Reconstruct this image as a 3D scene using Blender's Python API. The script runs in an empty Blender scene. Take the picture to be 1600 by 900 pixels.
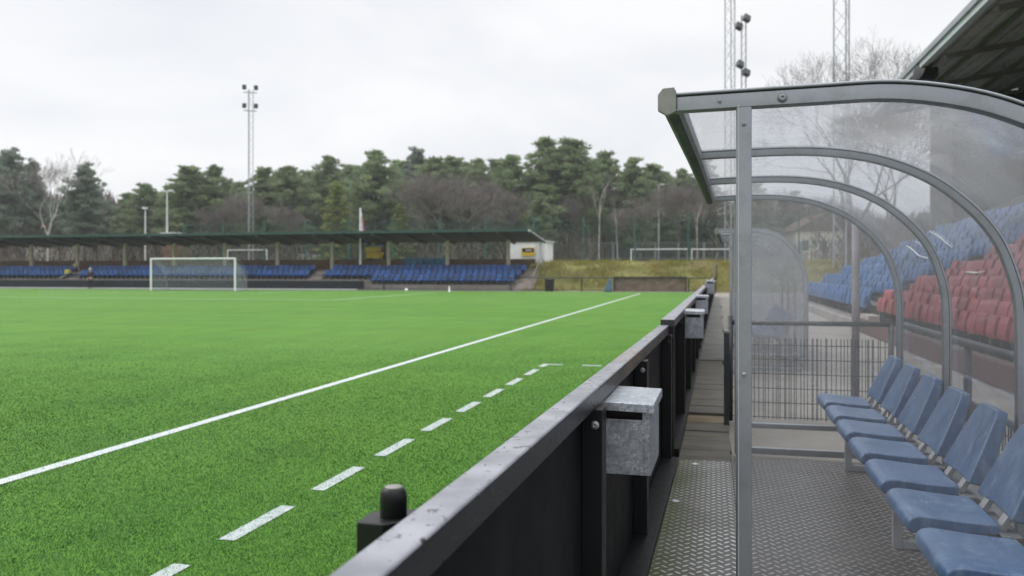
import bpy, bmesh, math, random
import numpy as np
from mathutils import Vector, Matrix, Quaternion

random.seed(11)
rng = np.random.default_rng(5)
scene = bpy.context.scene
COL = scene.collection
F, H = 1270.0, 1.46
TH = math.atan(315 / 1270)
S, C = math.sin(TH), math.cos(TH)


def at(px, d):
    """ground position seen at photo column px (1600 wide) and depth d"""
    lat = (px - 800) / F * d
    return lat * C - d * S, lat * S + d * C


def hz(py, d):
    return H + (425 - py) / F * d


# ------------------------------------------------------------------ materials
def nt(m):
    m.use_nodes = True
    t = m.node_tree
    return t, t.nodes, t.links


class G:
    """tiny node graph helper"""

    def __init__(self, tree):
        self.t, self.n, self.l = tree, tree.nodes, tree.links

    def node(self, typ, **kw):
        n = self.n.new(typ)
        for k, v in kw.items():
            setattr(n, k, v)
        return n

    def put(self, sock, v):
        if isinstance(v, bpy.types.NodeSocket):
            self.l.new(v, sock)
        else:
            sock.default_value = v

    def math(self, op, a, b=0.0, c=0.0, clamp=False):
        n = self.node('ShaderNodeMath', operation=op, use_clamp=clamp)
        self.put(n.inputs[0], a)
        self.put(n.inputs[1], b)
        self.put(n.inputs[2], c)
        return n.outputs[0]

    def mix(self, fac, a, b, blend='MIX'):
        n = self.node('ShaderNodeMix', data_type='RGBA', blend_type=blend)
        self.put(n.inputs[0], fac)
        for s_, v in ((n.inputs[6], a), (n.inputs[7], b)):
            if not isinstance(v, bpy.types.NodeSocket):
                v = (*v[:3], 1)
            self.put(s_, v)
        return n.outputs[2]

    def noise(self, vec, scale, detail=4.0, rough=.55, dist=0.0):
        n = self.node('ShaderNodeTexNoise')
        self.l.new(vec, n.inputs['Vector'])
        n.inputs['Scale'].default_value = scale
        n.inputs['Detail'].default_value = detail
        n.inputs['Roughness'].default_value = rough
        n.inputs['Distortion'].default_value = dist
        return n.outputs['Fac']

    def ramp(self, fac, lo, hi, clamp=True):
        n = self.node('ShaderNodeMapRange', clamp=clamp)
        self.put(n.inputs[0], fac)
        n.inputs[1].default_value = lo
        n.inputs[2].default_value = hi
        return n.outputs[0]

    def pos(self):
        return self.node('ShaderNodeNewGeometry').outputs['Position']

    def mapping(self, vec, scale=(1, 1, 1), loc=(0, 0, 0), rot=(0, 0, 0)):
        n = self.node('ShaderNodeMapping')
        self.l.new(vec, n.inputs[0])
        n.inputs['Scale'].default_value = scale
        n.inputs['Location'].default_value = loc
        n.inputs['Rotation'].default_value = rot
        return n.outputs[0]

    def bump(self, h, strength=.3, dist=.01):
        n = self.node('ShaderNodeBump')
        n.inputs['Strength'].default_value = strength
        n.inputs['Distance'].default_value = dist
        self.put(n.inputs['Height'], h)
        return n.outputs[0]


def pmat(name, col, rough=.6, metal=0.0, var=.25, scale=4.0, bump=0.0, bscale=60.0, dirt=None, dirt_amt=.5,
         dscale=3.0, rvar=.1, spec=.5, stretch=(1, 1, 1), objvar=0.0):
    m = bpy.data.materials.new(name)
    t, n, l = nt(m)
    g = G(t)
    b = n['Principled BSDF']
    p = g.mapping(g.pos(), stretch)
    nz = g.noise(p, scale)
    c = g.mix(g.ramp(nz, .3, .7), [x * (1 - var) for x in col], [min(1, x * (1 + var)) for x in col])
    if dirt:
        d = g.noise(g.mapping(g.pos(), stretch, (7, 3, 1)), dscale, 6, .7)
        c = g.mix(g.math('MULTIPLY', g.ramp(d, .5, .72), dirt_amt), c, dirt)
    if objvar:
        r = g.node('ShaderNodeObjectInfo').outputs['Random']
        k = g.math('MULTIPLY_ADD', r, 2 * objvar, 1 - objvar)
        cc = g.node('ShaderNodeCombineColor')
        for i in range(3):
            l.new(k, cc.inputs[i])
        c = g.mix(1.0, c, cc.outputs[0], 'MULTIPLY')
    l.new(c, b.inputs['Base Color'])
    b.inputs['Metallic'].default_value = metal
    b.inputs['Specular IOR Level'].default_value = spec
    l.new(g.math('MULTIPLY_ADD', g.noise(p, scale * 5), rvar * 2, rough - rvar, True), b.inputs['Roughness'])
    if bump:
        l.new(g.bump(g.noise(p, bscale, 5), bump, .01), b.inputs['Normal'])
    return m


M = {}
M['alu'] = pmat('brushed_aluminium', (.30, .32, .345), .42, .75, .12, 2, .05, 90, (.16, .17, .16), .45, 9, stretch=(1, 1, 1))
M['alu_dull'] = pmat('dull_aluminium', (.36, .38, .40), .5, .55, .15, 5, .04, 90, (.18, .18, .17), .5, 12)
M['alu_green'] = pmat('dark_green_aluminium', (.070, .092, .062), .65, .05, .4, 9, .1, 60, (.03, .07, .02), .75, 14)  # gutter metal: dark green with deeper green blotches
M['alu_white'] = pmat('white_painted_metal', (.62, .63, .64), .45, .1, .08, 5, dirt=(.4, .4, .37), dirt_amt=.3)
M['white'] = pmat('white_paint', (.78, .79, .80), .45, 0, .05, 3)
M['black'] = pmat('black_powder_coat', (.0045, .005, .006), .42, 0, .35, 3, .03, 120, (.012, .012, .013), .5, 7, spec=.3)
M['blackpanel'] = pmat('black_panel', (.0045, .005, .0065), .55, 0, .3, 1.5, .04, 80, (.016, .016, .018), .6, 3, spec=.14)
M['blackrub'] = pmat('black_rubber', (.007, .007, .0085), .42, 0, .2, 30, .05, 150, spec=.4)
M['hoard'] = pmat('dark_hoarding', (.012, .017, .022), .6, 0, .2, .4, spec=.3)
M['galv'] = None
M['steel'] = pmat('galvanised_pole', (.28, .29, .30), .5, .5, .15, 6, dirt=(.17, .16, .15), dirt_amt=.4)
M['capgrey'] = pmat('weathered_grey_cap', (.215, .215, .20), .6, .1, .15, 8, .1, 60, (.16, .16, .13), .6, 14)
M['rustpole'] = pmat('weathered_pole', (.15, .135, .145), .6, .3, .25, 5, dirt=(.09, .065, .06), dirt_amt=.5)
M['lattice'] = pmat('lattice_steel', (.30, .32, .35), .6, .2, .1, 2)
M['dkgreen'] = pmat('dark_green_roof', (.013, .036, .028), .6, 0, .35, .8, dirt=(.02, .03, .024), dirt_amt=.5, spec=.3)
M['fgreen'] = pmat('fence_green', (.018, .10, .075), .55, 0, .2, 3)
M['rail'] = pmat('dark_rail', (.025, .032, .034), .5, .1, .2, 5)
M['meshwire'] = pmat('dark_wire', (.022, .026, .029), .55, .2, .2, 5)
M['concrete'] = pmat('concrete', (.27, .255, .235), .85, 0, .18, 1.2, .2, 25, (.14, .13, .11), .6, .8)
M['paving'] = pmat('paving', (.215, .198, .175), .85, 0, .2, .9, .2, 25, (.13, .12, .09), .6, 1.3)
M['terrace'] = pmat('terrace_concrete', (.20, .185, .17), .85, 0, .2, 1.0, .2, 20, (.09, .08, .075), .6, 2)
M['redwall'] = pmat('red_brown_wall', (.095, .052, .050), .8, 0, .25, 1.2, dirt=(.10, .07, .06), dirt_amt=.6)
M['darkwall'] = pmat('dark_stand_wall', (.035, .037, .041), .8, 0, .2, .6)
M['stairs'] = pmat('pale_stair_concrete', (.36, .31, .28), .85, 0, .15, 1.0, dirt=(.22, .18, .15), dirt_amt=.5)
M['wood'] = pmat('brown_boards', (.15, .092, .052), .8, 0, .3, 1.4, .1, 20, (.06, .04, .03), .6, 1.2, stretch=(1, 1, 6))
M['post'] = pmat('cream_post', (.44, .39, .30), .7, 0, .15, 2)
M['blueseat'] = pmat('blue_plastic', (.036, .110, .27), .36, 0, .25, 6, dirt=(.12, .19, .30), dirt_amt=.3, dscale=5, objvar=.22)
M['farseat'] = pmat('deep_blue_plastic', (.008, .072, .26), .45, 0, .2, 6, objvar=.35)
M['redseat'] = pmat('red_plastic', (.26, .036, .044), .40, 0, .25, 6, dirt=(.30, .12, .12), dirt_amt=.4, dscale=5, objvar=.2)
M['redshade'] = M['redseat']
M['seatbracket'] = pmat('seat_bracket', (.03, .03, .032), .6)
M['yellow'] = pmat('yellow_paint', (.62, .42, .02), .5, 0, .12, 3)
M['crate'] = pmat('blue_crate', (.02, .16, .30), .5, 0, .3, 3)
M['glassy'] = pmat('dark_glass', (.05, .07, .08), .15, 0, .1, 2)
M['fascia'] = pmat('pale_fascia', (.42, .47, .50), .5, .2, .1, 2)
M['roofdark'] = pmat('dark_roof_sheet', (.26, .262, .275), .7, 0, .25, .7, dirt=(.12, .12, .125), dirt_amt=.6)
M['beam'] = pmat('roof_purlin', (.10, .10, .088), .7, 0, .2, 2)
M['netbrown'] = pmat('brown_netting', (.15, .11, .085), .9, 0, .35, 1.5, .3, 12, (.24, .19, .15), .6, 1.6, stretch=(1, 1, 2))
M['jeans'] = pmat('blue_jeans', (.10, .14, .21), .9)
M['coat'] = pmat('black_coat', (.012, .013, .016), .9)
M['navy'] = pmat('navy_jacket', (.02, .03, .05), .9)
M['skin'] = pmat('skin', (.50, .32, .24), .6, 0, .05)
M['pale'] = pmat('pale_knit', (.55, .50, .38), .9)
M['yellowcloth'] = pmat('yellow_cloth', (.60, .55, .05), .85)
M['flagcloth'] = None
M['bark'] = pmat('pine_bark', (.115, .078, .058), .95, 0, .35, 1.2)
M['graybark'] = pmat('grey_bark', (.115, .098, .086), .95, 0, .3, 1.5)
M['twig'] = pmat('twigs', (.165, .145, .135), .95, 0, .25, .7)
M['greytwig'] = pmat('grey_twigs', (.150, .138, .134), .95, 0, .2, .7)
M['paletwig'] = pmat('pale_twigs', (.23, .21, .20), .95, 0, .2, .7)
M['birch'] = pmat('birch_bark', (.44, .41, .38), .85, 0, .2, 1.0, dirt=(.07, .06, .055), dirt_amt=.7, dscale=1.6, stretch=(1, 1, 2.5))
M['thicket'] = pmat('brown_thicket', (.105, .085, .07), .95, 0, .4, .12, dirt=(.06, .075, .045), dirt_amt=.7, dscale=.09)


def galv_mat():
    m = bpy.data.materials.new('galvanised_sheet')
    t, n, l = nt(m)
    g = G(t)
    b = n['Principled BSDF']
    p = g.pos()
    v = g.node('ShaderNodeTexVoronoi')
    l.new(p, v.inputs['Vector'])
    v.inputs['Scale'].default_value = 70
    sp = g.node('ShaderNodeSeparateColor')
    l.new(v.outputs['Color'], sp.inputs[0])
    flake = sp.outputs[0]
    cl = g.noise(p, 14, 5, .65)
    c = g.mix(flake, (.235, .26, .295), (.40, .43, .47))
    worm = g.noise(p, 75, 3, .6, 2.5)
    wormm = g.math('MULTIPLY', g.ramp(worm, .53, .60), g.ramp(cl, .44, .60))
    c = g.mix(g.math('MULTIPLY', wormm, .75), c, (.72, .74, .76))
    c = g.mix(g.math('MULTIPLY', g.ramp(g.noise(p, 9, 6, .7), .55, .75), .5), c, (.13, .14, .155))
    l.new(c, b.inputs['Base Color'])
    b.inputs['Metallic'].default_value = .55
    l.new(g.math('MULTIPLY_ADD', cl, .3, .27), b.inputs['Roughness'])
    l.new(g.bump(cl, .15, .01), b.inputs['Normal'])
    return m


M['galv'] = galv_mat()


def wet_rail_mat():
    m = bpy.data.materials.new('wet_black_rail')
    t, n, l = nt(m)
    g = G(t)
    b = n['Principled BSDF']
    p = g.pos()
    blot = g.noise(p, 34, 4, .6, .6)
    big = g.noise(p, 7, 4, .6)
    drop = g.math('MULTIPLY', g.ramp(blot, .60, .66), g.ramp(big, .42, .58))
    rust = g.math('MULTIPLY', g.ramp(g.noise(p, 40, 3, .6, 1.2), .5, .58), 1.0)
    sx = g.node('ShaderNodeSeparateXYZ')
    l.new(p, sx.inputs[0])
    near = g.math('LESS_THAN', g.math('ABSOLUTE', g.math('SUBTRACT', sx.outputs[1], 4.05)), .35)
    rust = g.math('MULTIPLY', rust, near)
    base = g.mix(g.ramp(big, .3, .7), (.125, .131, .152), (.27, .278, .312))
    base = g.mix(drop, base, (.014, .015, .017))
    base = g.mix(rust, base, (.28, .17, .07))
    nz_ = g.node('ShaderNodeSeparateXYZ')
    l.new(g.node('ShaderNodeNewGeometry').outputs['True Normal'], nz_.inputs[0])
    base = g.mix(g.math('GREATER_THAN', nz_.outputs[2], .6), g.mix(rust, (.010, .0105, .013), (.20, .12, .05)), base)      # wet flat top: pale sky sheen painted into the colour, sides stay black
    l.new(base, b.inputs['Base Color'])
    l.new(g.math('MULTIPLY_ADD', drop, -.18, .30), b.inputs['Roughness'])
    b.inputs['Specular IOR Level'].default_value = .7
    l.new(g.bump(g.math('MULTIPLY', drop, 1.0), .25, .004), b.inputs['Normal'])
    return m


M['wetrail'] = wet_rail_mat()


def tread_mat(name, cell, moss_x0, moss_x1, base=(.20, .20, .195), shine=.62):
    m = bpy.data.materials.new(name)
    t, n, l = nt(m)
    g = G(t)
    b = n['Principled BSDF']
    p = g.pos()
    pr = g.mapping(p, (1 / cell, 1 / cell, 1), (0, 0, 0), (0, 0, math.radians(45)))
    sx = g.node('ShaderNodeSeparateXYZ')
    l.new(pr, sx.inputs[0])
    u, v = sx.outputs[0], sx.outputs[1]
    par = g.math('FLOORED_MODULO', g.math('ADD', g.math('FLOOR', u), g.math('FLOOR', v)), 2.0)
    fu = g.math('SUBTRACT', g.math('FRACT', u), .5)
    fv = g.math('SUBTRACT', g.math('FRACT', v), .5)
    # swap when par = 1
    inv = g.math('SUBTRACT', 1.0, par)
    a = g.math('ADD', g.math('MULTIPLY', fu, inv), g.math('MULTIPLY', fv, par))
    c_ = g.math('ADD', g.math('MULTIPLY', fv, inv), g.math('MULTIPLY', fu, par))
    d = g.math('SQRT', g.math('ADD', g.math('POWER', g.math('ABSOLUTE', g.math('DIVIDE', a, .50)), 2.0),
                              g.math('POWER', g.math('ABSOLUTE', g.math('DIVIDE', c_, .17)), 2.0)))
    bar = g.ramp(d, 1.05, .65)
    dirtn = g.noise(p, 3.0, 6, .65)
    fine = g.noise(p, 60, 4, .6)
    wear = g.ramp(g.noise(p, 1.7, 4, .6), .3, .68)
    sp = g.node('ShaderNodeSeparateXYZ')
    l.new(p, sp.inputs[0])
    col = g.mix(g.ramp(dirtn, .35, .7), [x * .62 for x in base], base)
    col = g.mix(g.math('MULTIPLY', fine, .35), col, (.10, .095, .085))
    col = g.mix(g.math('MULTIPLY', bar, g.math('MULTIPLY_ADD', wear, .6, .35)), col, (shine, shine, shine * .98))
    mossf = g.ramp(g.math('ADD', sp.outputs[0], g.math('MULTIPLY', g.math('SUBTRACT', dirtn, .5), .25)), moss_x1, moss_x0)
    col = g.mix(g.math('MULTIPLY', mossf, .88), col, g.mix(g.ramp(fine, .3, .7), (.065, .085, .022), (.12, .13, .05)))
    l.new(col, b.inputs['Base Color'])
    b.inputs['Metallic'].default_value = .45
    l.new(g.math('MULTIPLY_ADD', mossf, .35, g.math('MULTIPLY_ADD', bar, -.22, .50)), b.inputs['Roughness'])
    l.new(g.bump(g.math('ADD', bar, g.math('MULTIPLY', fine, .25)), 1.0, .005), b.inputs['Normal'])
    return m


M['tread'] = tread_mat('tread_plate', .048, -.38, -.02, (.15, .15, .145), .85)
M['tread_floor'] = tread_mat('tread_plate_floor', .048, -.9, -.5, (.135, .125, .115), .46)
M['tread_far'] = tread_mat('tread_plate_far', .04, -.36, .02, (.185, .185, .18), .45)
M['plank'] = pmat('mossy_planks', (.100, .090, .076), .75, 0, .3, 2.2, .35, 30, (.060, .078, .022), .85, 2.6, stretch=(1, 3, 1))
M['farplate'] = pmat('mossy_far_plate', (.15, .148, .138), .75, 0, .2, 1.2, .2, 25, (.075, .085, .035), .8, 1.8, spec=.3)
M['plank_warm'] = pmat('worn_planks', (.17, .13, .08), .8, 0, .3, 2.2, .2, 30, (.12, .10, .06), .7, 3)


def dug_blue():
    m = bpy.data.materials.new('weathered_blue_plastic')
    t, n, l = nt(m)
    g = G(t)
    b = n['Principled BSDF']
    p = g.pos()
    a = g.noise(p, 6, 6, .65)
    st = g.noise(g.mapping(p, (1, 1, .35)), 20, 4, .6, .5)
    fine = g.noise(p, 130, 3, .6)
    col = g.mix(g.ramp(a, .3, .7), (.034, .072, .150), (.062, .115, .205))
    col = g.mix(g.math('MULTIPLY', g.ramp(st, .5, .7), .45), col, (.165, .225, .31))
    col = g.mix(g.math('MULTIPLY', g.ramp(fine, .58, .7), .5), col, (.015, .03, .06))
    l.new(col, b.inputs['Base Color'])
    l.new(g.math('MULTIPLY_ADD', st, .3, .24), b.inputs['Roughness'])
    l.new(g.bump(g.math('ADD', fine, st), .12, .004), b.inputs['Normal'])
    return m


M['dugblue'] = dug_blue()


def panel_mat(name, milk, drops, tint=(.90, .92, .95), gloss=.10, settle=False, film=1.0):
    m = bpy.data.materials.new(name)
    t, n, l = nt(m)
    n.clear()
    g = G(t)
    out = g.node('ShaderNodeOutputMaterial')
    p = g.pos()
    tr = g.node('ShaderNodeBsdfTransparent')
    tr.inputs[0].default_value = (*tint, 1)
    df = g.node('ShaderNodeBsdfDiffuse')
    df.inputs[0].default_value = (.55 * film, .56 * film, .58 * film, 1)
    tl = g.node('ShaderNodeBsdfTranslucent')
    tl.inputs[0].default_value = (.80 * film, .81 * film, .84 * film, 1)
    gl = g.node('ShaderNodeBsdfGlossy')
    gl.inputs['Roughness'].default_value = .09
    gl.inputs[0].default_value = (.9, .9, .9, 1)
    mw = g.node('ShaderNodeMixShader')
    mw.inputs[0].default_value = .55
    l.new(df.outputs[0], mw.inputs[1])
    l.new(tl.outputs[0], mw.inputs[2])
    big = g.noise(p, 2.6, 5, .65)
    sc = g.noise(g.mapping(p, (1, 1, 1), (0, 0, 0), (0, .5, .6)), 22, 6, .75, 1.5)
    vo = g.node('ShaderNodeTexVoronoi')
    l.new(p, vo.inputs['Vector'])
    vo.inputs['Scale'].default_value = 85
    dr = g.math('MULTIPLY', g.ramp(vo.outputs['Distance'], .26, .14), g.ramp(g.noise(p, 30, 2), .52, .62))
    fac = g.math('MULTIPLY_ADD', g.ramp(big, .3, .75), milk, milk * .55)
    fac = g.math('ADD', fac, g.math('MULTIPLY', g.ramp(sc, .6, .78), milk * .8))
    if settle:      # grime settles on the flat top, far less on the upright back
        nz_ = g.node('ShaderNodeSeparateXYZ')
        l.new(g.node('ShaderNodeNewGeometry').outputs['Normal'], nz_.inputs[0])
        up_ = g.ramp(g.math('ABSOLUTE', nz_.outputs[2]), .25, .98)
        fac = g.math('MULTIPLY', fac, g.math('MULTIPLY_ADD', up_, .66, .34))
    fac = g.math('ADD', fac, g.math('MULTIPLY', dr, drops), clamp=True)
    m1 = g.node('ShaderNodeMixShader')
    l.new(fac, m1.inputs[0])
    l.new(tr.outputs[0], m1.inputs[1])
    l.new(mw.outputs[0], m1.inputs[2])
    lw = g.node('ShaderNodeLayerWeight')
    lw.inputs['Blend'].default_value = .35
    m2 = g.node('ShaderNodeMixShader')
    l.new(g.math('MULTIPLY_ADD', lw.outputs['Fresnel'], gloss * 2.2, gloss * .25), m2.inputs[0])
    l.new(m1.outputs[0], m2.inputs[1])
    l.new(gl.outputs[0], m2.inputs[2])
    l.new(m2.outputs[0], out.inputs[0])
    return m


M['panel_roof'] = panel_mat('dirty_clear_roof_sheet', .40, .22, (.91, .93, .96), .14, True)
M['panel_end'] = panel_mat('clear_end_sheet', .065, .30, (.94, .955, .98), .10)
M['panel_far'] = panel_mat('droplet_end_sheet', .11, .6, (.92, .935, .95), .10)
M['panel_milky'] = panel_mat('milky_end_sheet', .46, .3, (.80, .82, .84), .10, False, .62)


def turf_mats():
    def turf(name, dark, light, yell, rough, scale, blade):
        m = bpy.data.materials.new(name)
        t, n, l = nt(m)
        g = G(t)
        b = n['Principled BSDF']
        p = g.pos()
        big = g.noise(p, .35, 5, .6)
        mid = g.noise(p, scale, 6, .65)
        if blade:
            r = g.node('ShaderNodeAttribute', attribute_name='tone').outputs['Fac']
            mid = g.math('ADD', g.math('MULTIPLY', mid, .3), g.math('MULTIPLY', r, .7))
        col = g.mix(g.ramp(mid, .15 if blade else .28, .85 if blade else .72), dark, light)
        col = g.mix(g.math('MULTIPLY', g.ramp(big, .35, .7), .55), col, yell)
        st = g.noise(g.mapping(p, (.012, .8, 1)), 1.0, 2, .5)
        col = g.mix(g.math('MULTIPLY', g.ramp(st, .4, .65), .18), col, [x * .7 for x in dark])
        l.new(col, b.inputs['Base Color'])
        pat = g.noise(g.mapping(p, (.8, .35, 1)), 1.6, 6, .7)
        col = g.mix(g.math('MULTIPLY', g.ramp(pat, .42, .68), .38), col, [x * .62 for x in dark])
        col = g.mix(g.math('MULTIPLY', g.ramp(g.noise(p, .16, 3, .5), .45, .65), .25), col, [light[0] * 1.15, light[1] * 1.0, light[2] * 1.5])
        l.new(col, b.inputs['Base Color'])
        b.inputs['Roughness'].default_value = rough
        b.inputs['Specular IOR Level'].default_value = .12
        if not blade:
            l.new(g.bump(g.noise(p, 38, 5, .7), .6, .02), b.inputs['Normal'])
        else:
            b.inputs['Subsurface Weight'].default_value = 0
        return m

    M['turf'] = turf('artificial_turf', (.050, .148, .016), (.096, .232, .032), (.108, .215, .022), .8, 24, False)
    M['blade'] = turf('turf_fibre', (.026, .084, .016), (.062, .156, .036), (.056, .138, .024), .55, 6, True)
    M['bladewhite'] = pmat('white_turf_fibre', (.46, .49, .53), .6, 0, .2, 20)
    M['line'] = pmat('white_line', (.47, .51, .52), .7, 0, .12, 14, dirt=(.26, .40, .22), dirt_amt=.7, dscale=30)
    M['lineworn'] = pmat('worn_white_line', (.36, .41, .41), .8, 0, .2, 14, dirt=(.16, .30, .12), dirt_amt=.8, dscale=22)
    M['bank'] = pmat('rough_grass', (.125, .125, .03), .9, 0, .4, .5, .5, 8, (.13, .085, .045), .85, .30)
    M['plateau'] = pmat('winter_grass', (.12, .125, .05), .9, 0, .3, .3, .3, 6, (.13, .095, .06), .7, .1)


turf_mats()


def needle_mat(name, dark, light):
    m = bpy.data.materials.new(name)
    t, n, l = nt(m)
    n.clear()
    g = G(t)
    out = g.node('ShaderNodeOutputMaterial')
    a = g.node('ShaderNodeAttribute', attribute_name='tone').outputs['Fac']
    r = g.node('ShaderNodeObjectInfo').outputs['Random']
    col = g.mix(a, dark, light)
    col = g.mix(g.math('MULTIPLY', r, .45), col, [(dark[0] + light[0]) * .42, (dark[1] + light[1]) * .38, (dark[2] + light[2]) * .40])
    d = g.node('ShaderNodeBsdfDiffuse')
    tl = g.node('ShaderNodeBsdfTranslucent')
    l.new(col, d.inputs[0])
    l.new(col, tl.inputs[0])
    ad = g.node('ShaderNodeAddShader')
    l.new(d.outputs[0], ad.inputs[0])
    l.new(tl.outputs[0], ad.inputs[1])
    l.new(ad.outputs[0], out.inputs[0])
    return m


M['needle'] = needle_mat('pine_needles', (.068, .097, .053), (.152, .190, .103))
M['bankblade'] = needle_mat('bank_grass', (.085, .105, .022), (.20, .165, .06))
M['needle_hazy'] = needle_mat('hazy_blue_pine_needles', (.066, .088, .068), (.135, .165, .125))  # blue of distance haze mixed into the needle colour
M['needle_lime'] = needle_mat('fresh_spruce_needles', (.075, .098, .034), (.175, .20, .075))


# ------------------------------------------------------------------ mesh builder
class MB:
    def __init__(self):
        self.v, self.f, self.mi, self.attr = [], [], [], []

    def add(self, vs, fs, mi=0):
        o = len(self.v)
        self.v += [tuple(x) for x in vs]
        self.f += [tuple(i + o for i in q) for q in fs]
        self.mi += [mi] * len(fs)
        return self

    def box(self, x0, x1, y0, y1, z0, z1, mi=0):
        vs = [(x, y, z) for z in (z0, z1) for y in (y0, y1) for x in (x0, x1)]
        return self.add(vs, [(0, 2, 3, 1), (4, 5, 7, 6), (0, 1, 5, 4), (2, 6, 7, 3), (0, 4, 6, 2), (1, 3, 7, 5)], mi)

    def beam(self, a, b, w, h, mi=0, up=(0, 0, 1)):
        a, b = Vector(a), Vector(b)
        d = (b - a).normalized()
        u = Vector(up)
        if abs(d.dot(u)) > .98:
            u = Vector((0, 1, 0))
        s = d.cross(u).normalized() * (w / 2)
        t = s.cross(d).normalized() * (h / 2)
        vs = [p + i * s + j * t for p in (a, b) for (i, j) in ((-1, -1), (1, -1), (1, 1), (-1, 1))]
        return self.add(vs, [(0, 1, 2, 3), (7, 6, 5, 4), (0, 4, 5, 1), (1, 5, 6, 2), (2, 6, 7, 3), (3, 7, 4, 0)], mi)

    def tube(self, pts, r, n=8, mi=0, cap=True):
        pts = [Vector(p) for p in pts]
        rs = r if isinstance(r, (list, tuple)) else [r] * len(pts)
        o = len(self.v)
        ref = Vector((0, 0, 1))
        for i, p in enumerate(pts):
            d = (pts[min(i + 1, len(pts) - 1)] - pts[max(i - 1, 0)]).normalized()
            u = ref if abs(d.dot(ref)) < .95 else Vector((1, 0, 0))
            s = d.cross(u).normalized()
            t = s.cross(d).normalized()
            for k in range(n):
                a = 2 * math.pi * k / n
                self.v.append(tuple(p + (s * math.cos(a) + t * math.sin(a)) * rs[i]))
        for i in range(len(pts) - 1):
            for k in range(n):
                a, b = o + i * n + k, o + i * n + (k + 1) % n
                self.f.append((a, b, b + n, a + n))
                self.mi.append(mi)
        if cap:
            self.f.append(tuple(o + k for k in range(n))[::-1])
            self.f.append(tuple(o + (len(pts) - 1) * n + k for k in range(n)))
            self.mi += [mi, mi]
        return self

    def prism(self, poly, axis, a0, a1, mi=0):
        """poly: 2-D outline; axis 'y': poly is (x,z) swept along y; 'x': (y,z); 'z': (x,y)"""
        n = len(poly)

        def P(p, a):
            return {'y': (p[0], a, p[1]), 'x': (a, p[0], p[1]), 'z': (p[0], p[1], a)}[axis]
        vs = [P(p, a0) for p in poly] + [P(p, a1) for p in poly]
        fs = [tuple(range(n)), tuple(range(2 * n - 1, n - 1, -1))] + [(i, i + n, (i + 1) % n + n, (i + 1) % n) for i in range(n)]
        return self.add(vs, fs, mi)

    def lathe(self, prof, c=(0, 0, 0), n=20, mi=0):
        o = len(self.v)
        for r, z in prof:
            for k in range(n):
                a = 2 * math.pi * k / n
                self.v.append((c[0] + r * math.cos(a), c[1] + r * math.sin(a), c[2] + z))
        for i in range(len(prof) - 1):
            for k in range(n):
                a, b = o + i * n + k, o + i * n + (k + 1) % n
                self.f.append((a, b, b + n, a + n))
                self.mi.append(mi)
        self.f.append(tuple(o + k for k in range(n))[::-1])
        self.f.append(tuple(o + (len(prof) - 1) * n + k for k in range(n)))
        self.mi += [mi, mi]
        return self

    def build(self, name, mat, parent=None, bevel=0, seg=2, smooth=False, subsurf=0, fixn=True):
        me = bpy.data.meshes.new(name)
        me.from_pydata(self.v, [], self.f)
        for m in (mat if isinstance(mat, (list, tuple)) else [mat]):
            me.materials.append(M[m] if isinstance(m, str) else m)
        if any(self.mi):
            me.polygons.foreach_set('material_index', self.mi)
        me.update()
        if fixn:
            bm = bmesh.new()
            bm.from_mesh(me)
            bmesh.ops.recalc_face_normals(bm, faces=bm.faces)
            bm.to_mesh(me)
            bm.free()
        o = bpy.data.objects.new(name, me)
        COL.objects.link(o)
        if parent:
            o.parent = parent
        if bevel:
            md = o.modifiers.new('bevel', 'BEVEL')
            md.width, md.segments, md.limit_method = bevel, seg, 'ANGLE'
            md.angle_limit = math.radians(35)
            smooth = True
        if subsurf:
            md = o.modifiers.new('sub', 'SUBSURF')
            md.levels = md.render_levels = subsurf
            smooth = True
        if smooth:
            me.polygons.foreach_set('use_smooth', [True] * len(me.polygons))
            if bevel:
                md = o.modifiers.new('wn', 'WEIGHTED_NORMAL')
                md.keep_sharp = False
        return o


def raw_mesh(name, verts, faces_flat, nper, mats, parent=None, tone=None, mi=None):
    """fast triangles/quads from numpy arrays"""
    me = bpy.data.meshes.new(name)
    nv, nf = len(verts), len(faces_flat) // nper
    me.vertices.add(nv)
    me.vertices.foreach_set('co', np.asarray(verts, dtype=np.float32).ravel())
    me.loops.add(len(faces_flat))
    me.loops.foreach_set('vertex_index', np.asarray(faces_flat, dtype=np.int32))
    me.polygons.add(nf)
    me.polygons.foreach_set('loop_start', np.arange(0, nf * nper, nper, dtype=np.int32))
    me.polygons.foreach_set('loop_total', np.full(nf, nper, dtype=np.int32))
    for m in mats:
        me.materials.append(M[m])
    if mi is not None:
        me.polygons.foreach_set('material_index', np.asarray(mi, dtype=np.int32))
    if tone is not None:
        a = me.attributes.new('tone', 'FLOAT', 'FACE')
        a.data.foreach_set('value', np.asarray(tone, dtype=np.float32))
    me.update()
    me.validate()
    o = bpy.data.objects.new(name, me)
    COL.objects.link(o)
    o.parent = parent
    return o


def tag(o, label=None, cat=None, group=None, kind=None):
    for k, v in (('label', label), ('category', cat), ('group', group), ('kind', kind)):
        if v:
            o[k] = v
    return o


def thing(name, label, cat, loc=(0, 0, 0), rz=0.0, group=None):
    o = bpy.data.objects.new(name, None)
    o.empty_display_size = .2
    COL.objects.link(o)
    o.location = loc
    o.rotation_euler = (0, 0, rz)
    return tag(o, label, cat, group)


def copy_tree(o, parent=None):
    c = o.copy()
    COL.objects.link(c)
    if parent:
        c.parent = parent
    for ch in list(o.children):
        copy_tree(ch, c)
    return c


def dup(o, loc, rz=None, label=None, scale=None):
    c = copy_tree(o)
    c.location = loc
    if rz is not None:
        c.rotation_euler = (0, 0, rz)
    if label:
        c['label'] = label
    if scale:
        c.scale = scale if isinstance(scale, tuple) else (scale,) * 3
    return c


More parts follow.
